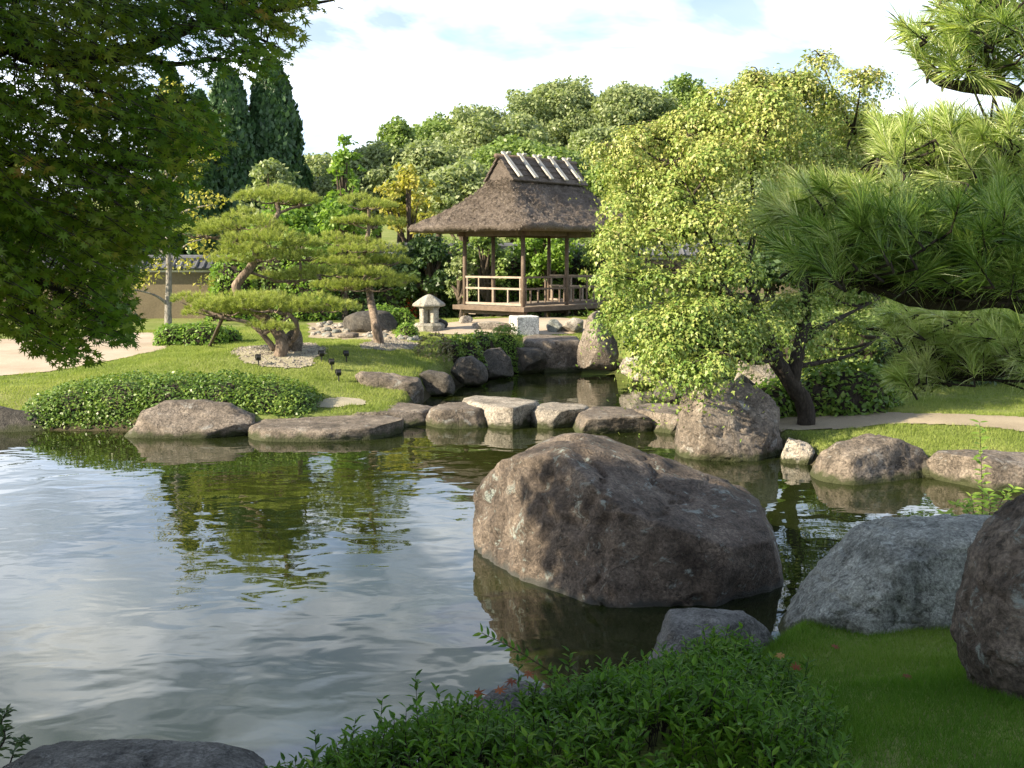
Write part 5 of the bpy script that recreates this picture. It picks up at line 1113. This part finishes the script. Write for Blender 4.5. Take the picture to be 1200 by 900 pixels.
def near_shrub():
    foot = np.array([(-1.05, 3.9), (-.75, 4.25), (-.2, 4.75), (.3, 5.0), (.75, 5.35), (1.1, 5.6), (1.4, 5.35), (1.42, 4.7), (1.22, 4.0), (1.05, 3.2), (-1.2, 3.2)])
    root = empty('shrub', (.3, 4.4, Hs(.3, 4.4)), 'low spreading shrub of narrow green leaves at the bottom centre', 'shrub')
    C = []
    while len(C) < 2300:
        q_ = rng.uniform([-1.2, 3.2], [1.7, 5.7]); sd = poly_sd(q_[None], foot)[0]
        if sd < 0: C.append((q_[0], q_[1], sd))
    C = np.array(C); C = C[vnoise(np.stack([C[:, 0] * 5, C[:, 1] * 5, 0 * C[:, 0]], 1), 21) < .62]; g0 = np.maximum(H(C[:, 0], C[:, 1]), .05); hump = .22 * smooth(0, .45, -C[:, 2]) + .07 * vnoise(np.stack([C[:, 0] * 3, C[:, 1] * 3, 0 * C[:, 0]], 1), 3)
    base = np.stack([C[:, 0], C[:, 1], g0 + np.maximum(hump - .03, 0) - .02], 1); hs = rng.uniform(.08, .19, len(C)); edge = C[:, 2] > -.12; base[edge, 2] = g0[edge] - .02
    P, Nn, T, S, stems = shoots(base, hs, 11, .062, .38)
    tall = []
    for px, py, Y, h in ((372, 868, 4.0, .16), (400, 850, 4.15, .2), (440, 830, 4.35, .2), (490, 806, 4.5, .26), (500, 835, 4.3, .15), (525, 812, 4.55, .17), (565, 822, 4.7, .16), (690, 800, 5.0, .2), (735, 785, 5.2, .18), (610, 775, 4.9, .3), (645, 785, 4.9, .26), (665, 770, 5.0, .24), (940, 780, 5.0, .12)):
        tip = at_y(px, py - 8, Y); tall.append((tip - [0, 0, h * 1.25], h * 1.25))
    P2, N2, T2, S2, st2 = shoots(np.array([t_[0] for t_ in tall]), [t_[1] for t_ in tall], lambda h: int(h * 62), .068, .22)
    # arching spray reaching over the water
    A = at_y; arc = curve([A(700, 850, 4.9), A(660, 800, 4.9), A(610, 765, 4.85), A(565, 742, 4.8)], 6); ap = np.array(arc); k = len(ap)
    pp = np.repeat(ap, 2, 0); tt = np.zeros_like(pp); sgn = np.tile([1, -1], k); tt[:] = [-.6, 0, .6]; tt += np.outer(sgn, [.4, .3, .7])
    P = np.concatenate([P, P2, pp]); Nn = np.concatenate([Nn, N2, np.tile([0, -.6, .7], (2 * k, 1)) + rng.normal(0, .3, (2 * k, 3))]); T = np.concatenate([T, T2, tt]); S = np.concatenate([S, S2, np.full(2 * k, .05)])
    n = len(P); V = leaves(P, Nn, S, LEAF[0], T); np_mesh('foliage', V, inst_faces(n, 6, LEAF[1]), M['lf_shrub'], root, np.repeat(np.clip(.4 + .2 * fbm(P * 3, 2, 2) + rng.normal(0, .2, n), 0, 1), 6))
    mb = MB()
    for s_, e_ in stems + st2: mb.tube([s_ - [0, 0, .06], e_], [.0025, .0012], 3)
    mb.tube(arc, taper(.003, .0015, len(arc)), 5); mb.build('branches', M['bark_dark'], root)
near_shrub()
# fallen maple leaves caught in the shrub and on the lawn
FL = [(600, 800, 4.8), (618, 792, 4.85), (545, 848, 4.5), (645, 838, 4.6), (585, 812, 4.7), (875, 790, 5.2), (930, 785, 5.2), (710, 850, 4.4), (912, 770, 5.3), (560, 815, 4.6)]
Pp = np.array([at_y(*q_) + [0, -.05, .03] for q_ in FL]); V = leaves(Pp, np.tile([0, -.6, .8], (len(Pp), 1)) + rng.normal(0, .3, (len(Pp), 3)), .045, STAR7[0])
kk = len(STAR7[0]); WHERE = ['orange maple leaf caught on the shoots over the small dark stone', 'red brown maple leaf topmost above the small dark stone', 'curled red leaf on the left of the small dark stone', 'faded orange leaf in the middle of the leafy shrub', 'yellowish maple leaf on the small dark stone', 'brown leaf on the shrub below the low grey rock',
    'yellow leaf at the right end of the leafy shrub', 'dull leaf deep in the bottom of the leafy shrub', 'orange leaf near the low grey rock', 'pale yellow leaf left of the small dark stone']
for i in range(len(Pp)):
    o = np_mesh('fallen_leaf', V[i * kk:(i + 1) * kk] - Pp[i], inst_faces(1, kk, STAR7[1]), M['lf_fall'], None, np.full(kk, (i * .37) % 1)); o.location = Pp[i]; tag(o, WHERE[i], 'leaf')
for px, py, lb in ((978, 765, 'single dark red leaf on the near lawn'), (1062, 800, 'brown leaf on the bare patch of the near lawn')):
    q = ground_px(px, py); V1 = leaves(np.zeros((1, 3)), np.array([[.1, -.3, 1.]]), .04, STAR7[0]); o = np_mesh('fallen_leaf', V1, inst_faces(1, kk, STAR7[1]), M['lf_fall'], None, np.full(kk, .1)); o.location = q + [0, 0, .035]; tag(o, lb, 'leaf')
# plant at the lower left corner
def plant(label, stems_px, leaf, m_, nl=9, name='plant', tmpl=LEAF, leaf_n=None):
    q0 = at_y(*stems_px[0][0]); root = empty(name, tuple(q0), label, 'plant'); P_, T_, N_ = [], [], []; mb = MB()
    for pts in stems_px:
        c_ = np.array(curve([at_y(*p_) for p_ in pts], 8)); mb.tube(c_, taper(.004, .0015, len(c_)), 5); k = len(c_); f_ = np.arange(3, k)
        for j in f_:
            for sgn in (1, -1):
                a_ = j * 1.3 + (0 if sgn > 0 else math.pi); P_.append(c_[j]); T_.append(np.array([math.cos(a_), math.sin(a_) * .6, .45])); N_.append(np.array([-.2 * math.cos(a_), -.4, .9]) + rng.normal(0, .25, 3))
    P = np.array(P_); n = len(P); S = leaf * rng.uniform(.7, 1.15, n); V = leaves(P, np.array(N_), S, tmpl[0], np.array(T_)); kq = len(tmpl[0])
    np_mesh('foliage', V, inst_faces(n, kq, tmpl[1]), m_, root, np.repeat(rng.random(n), kq)); mb.build('stem', M['bark_dark'], root)
plant('sprig of dark leaves at the lower left corner by the water', [[(-20, 900, 4.3), (5, 868, 4.3), (2, 848, 4.3), (8, 832, 4.3)], [(10, 900, 4.3), (20, 872, 4.3), (30, 868, 4.3)], [(-20, 890, 4.3), (-5, 862, 4.3), (-12, 845, 4.3)]], .05, M['lf_far_dark'])
# sapling on the right bank
plant('tall thin sapling with a leafy base between the right rocks', [[(1150, 640, 8.4), (1151, 590, 8.4), (1150, 545, 8.4), (1148, 495, 8.4)], [(1150, 640, 8.4), (1135, 600, 8.3), (1118, 590, 8.3)], [(1155, 640, 8.4), (1172, 590, 8.4), (1188, 572, 8.4)], [(1150, 640, 8.4), (1160, 600, 8.3), (1158, 580, 8.3)],
     [(1160, 640, 8.4), (1185, 610, 8.4), (1205, 585, 8.4)], [(1145, 640, 8.4), (1128, 612, 8.2), (1106, 602, 8.2)], [(1165, 640, 8.3), (1200, 605, 8.3), (1225, 590, 8.3)], [(1150, 640, 8.5), (1142, 605, 8.5), (1138, 582, 8.5)], [(1160, 650, 8.2), (1178, 620, 8.2), (1180, 600, 8.2)]], .085, M['lf_fresh'], name='sapling')

# ------------------------------------------------------------------ grass
def grass(name, xs, ys, n, h, w, m_, excl=(), clear=.12, poly=None, dens_noise=True):
    P = np.stack([rng.uniform(*xs, n), rng.uniform(*ys, n)], 1); sd = poly_sd(P, POND); k = sd > clear
    for e in excl: k &= (poly_sd(P, e) + wob(P[:, 0], P[:, 1])) > 0
    if poly is not None: k &= poly_sd(P, poly) < 0
    pn = fbm(np.stack([P[:, 0] * 2.2, P[:, 1] * 2.2, 0 * P[:, 0]], 1), 3, 40); k &= rng.random(len(P)) > np.clip((pn - .3) * 1.5, 0, .4)
    P = P[k]; n = len(P); z = H(P[:, 0], P[:, 1]); C = np.stack([P[:, 0], P[:, 1], z - .004], 1)
    a_ = rng.uniform(0, 6.28, n); s_ = np.stack([np.cos(a_), np.sin(a_), 0 * a_], 1) * w / 2; hh_ = h * rng.uniform(.5, 1.3, n)
    hh_ *= 1 + .5 * np.clip(fbm(C * 2.5, 2, 3), -1, 1); tip = C + np.stack([rng.normal(0, .45, n) * hh_, rng.normal(0, .45, n) * hh_, hh_], 1)
    V = np.stack([C - s_, C + s_, tip], 1).reshape(-1, 3); vv = np.clip(.42 + .5 * fbm(C * 1.1, 3, 9) + rng.normal(0, .2, n), 0, 1)
    o = np_mesh(name, V, np.arange(3 * n).reshape(-1, 3), m_, None, np.repeat(vv, 3)); tag(o, kind='stuff'); return o
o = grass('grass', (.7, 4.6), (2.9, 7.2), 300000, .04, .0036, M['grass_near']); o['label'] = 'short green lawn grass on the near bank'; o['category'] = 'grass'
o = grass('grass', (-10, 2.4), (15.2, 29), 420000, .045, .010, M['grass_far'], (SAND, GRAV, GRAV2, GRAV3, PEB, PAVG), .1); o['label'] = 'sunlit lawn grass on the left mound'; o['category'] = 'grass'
o = grass('grass', (2.2, 10), (11, 20), 240000, .04, .009, M['grass_far'], (PATH,), .1); o['label'] = 'lawn grass on the right bank around the path'; o['category'] = 'grass'

def gravel(poly, n, label):
    lo, hi = poly.min(0), poly.max(0); P = rng.uniform(lo, hi, (n, 2)); P = P[poly_sd(P, poly) + wob(P[:, 0], P[:, 1]) < .03]; n = len(P)
    D = np.array([(0, 0, 1), (1, 0, 0), (0, 1, 0), (-1, 0, 0), (0, -1, 0)], float); s_ = rng.uniform(.015, .035, n)
    V = np.stack([P[:, 0], P[:, 1], H(P[:, 0], P[:, 1]) + .012], 1)[:, None, :] + D[None] * s_[:, None, None] * rng.uniform(.6, 1.2, (n, 5, 3))
    o = np_mesh('gravel', V.reshape(-1, 3), inst_faces(n, 5, [(0, 1, 2), (0, 2, 3), (0, 3, 4), (0, 4, 1)]), M['rock_pale']); tag(o, label, 'gravel', kind='stuff')
gravel(GRAV, 2600, 'pale gravel around the foot of the large pine'); gravel(GRAV2, 900, 'pale gravel around the foot of the slender pine')
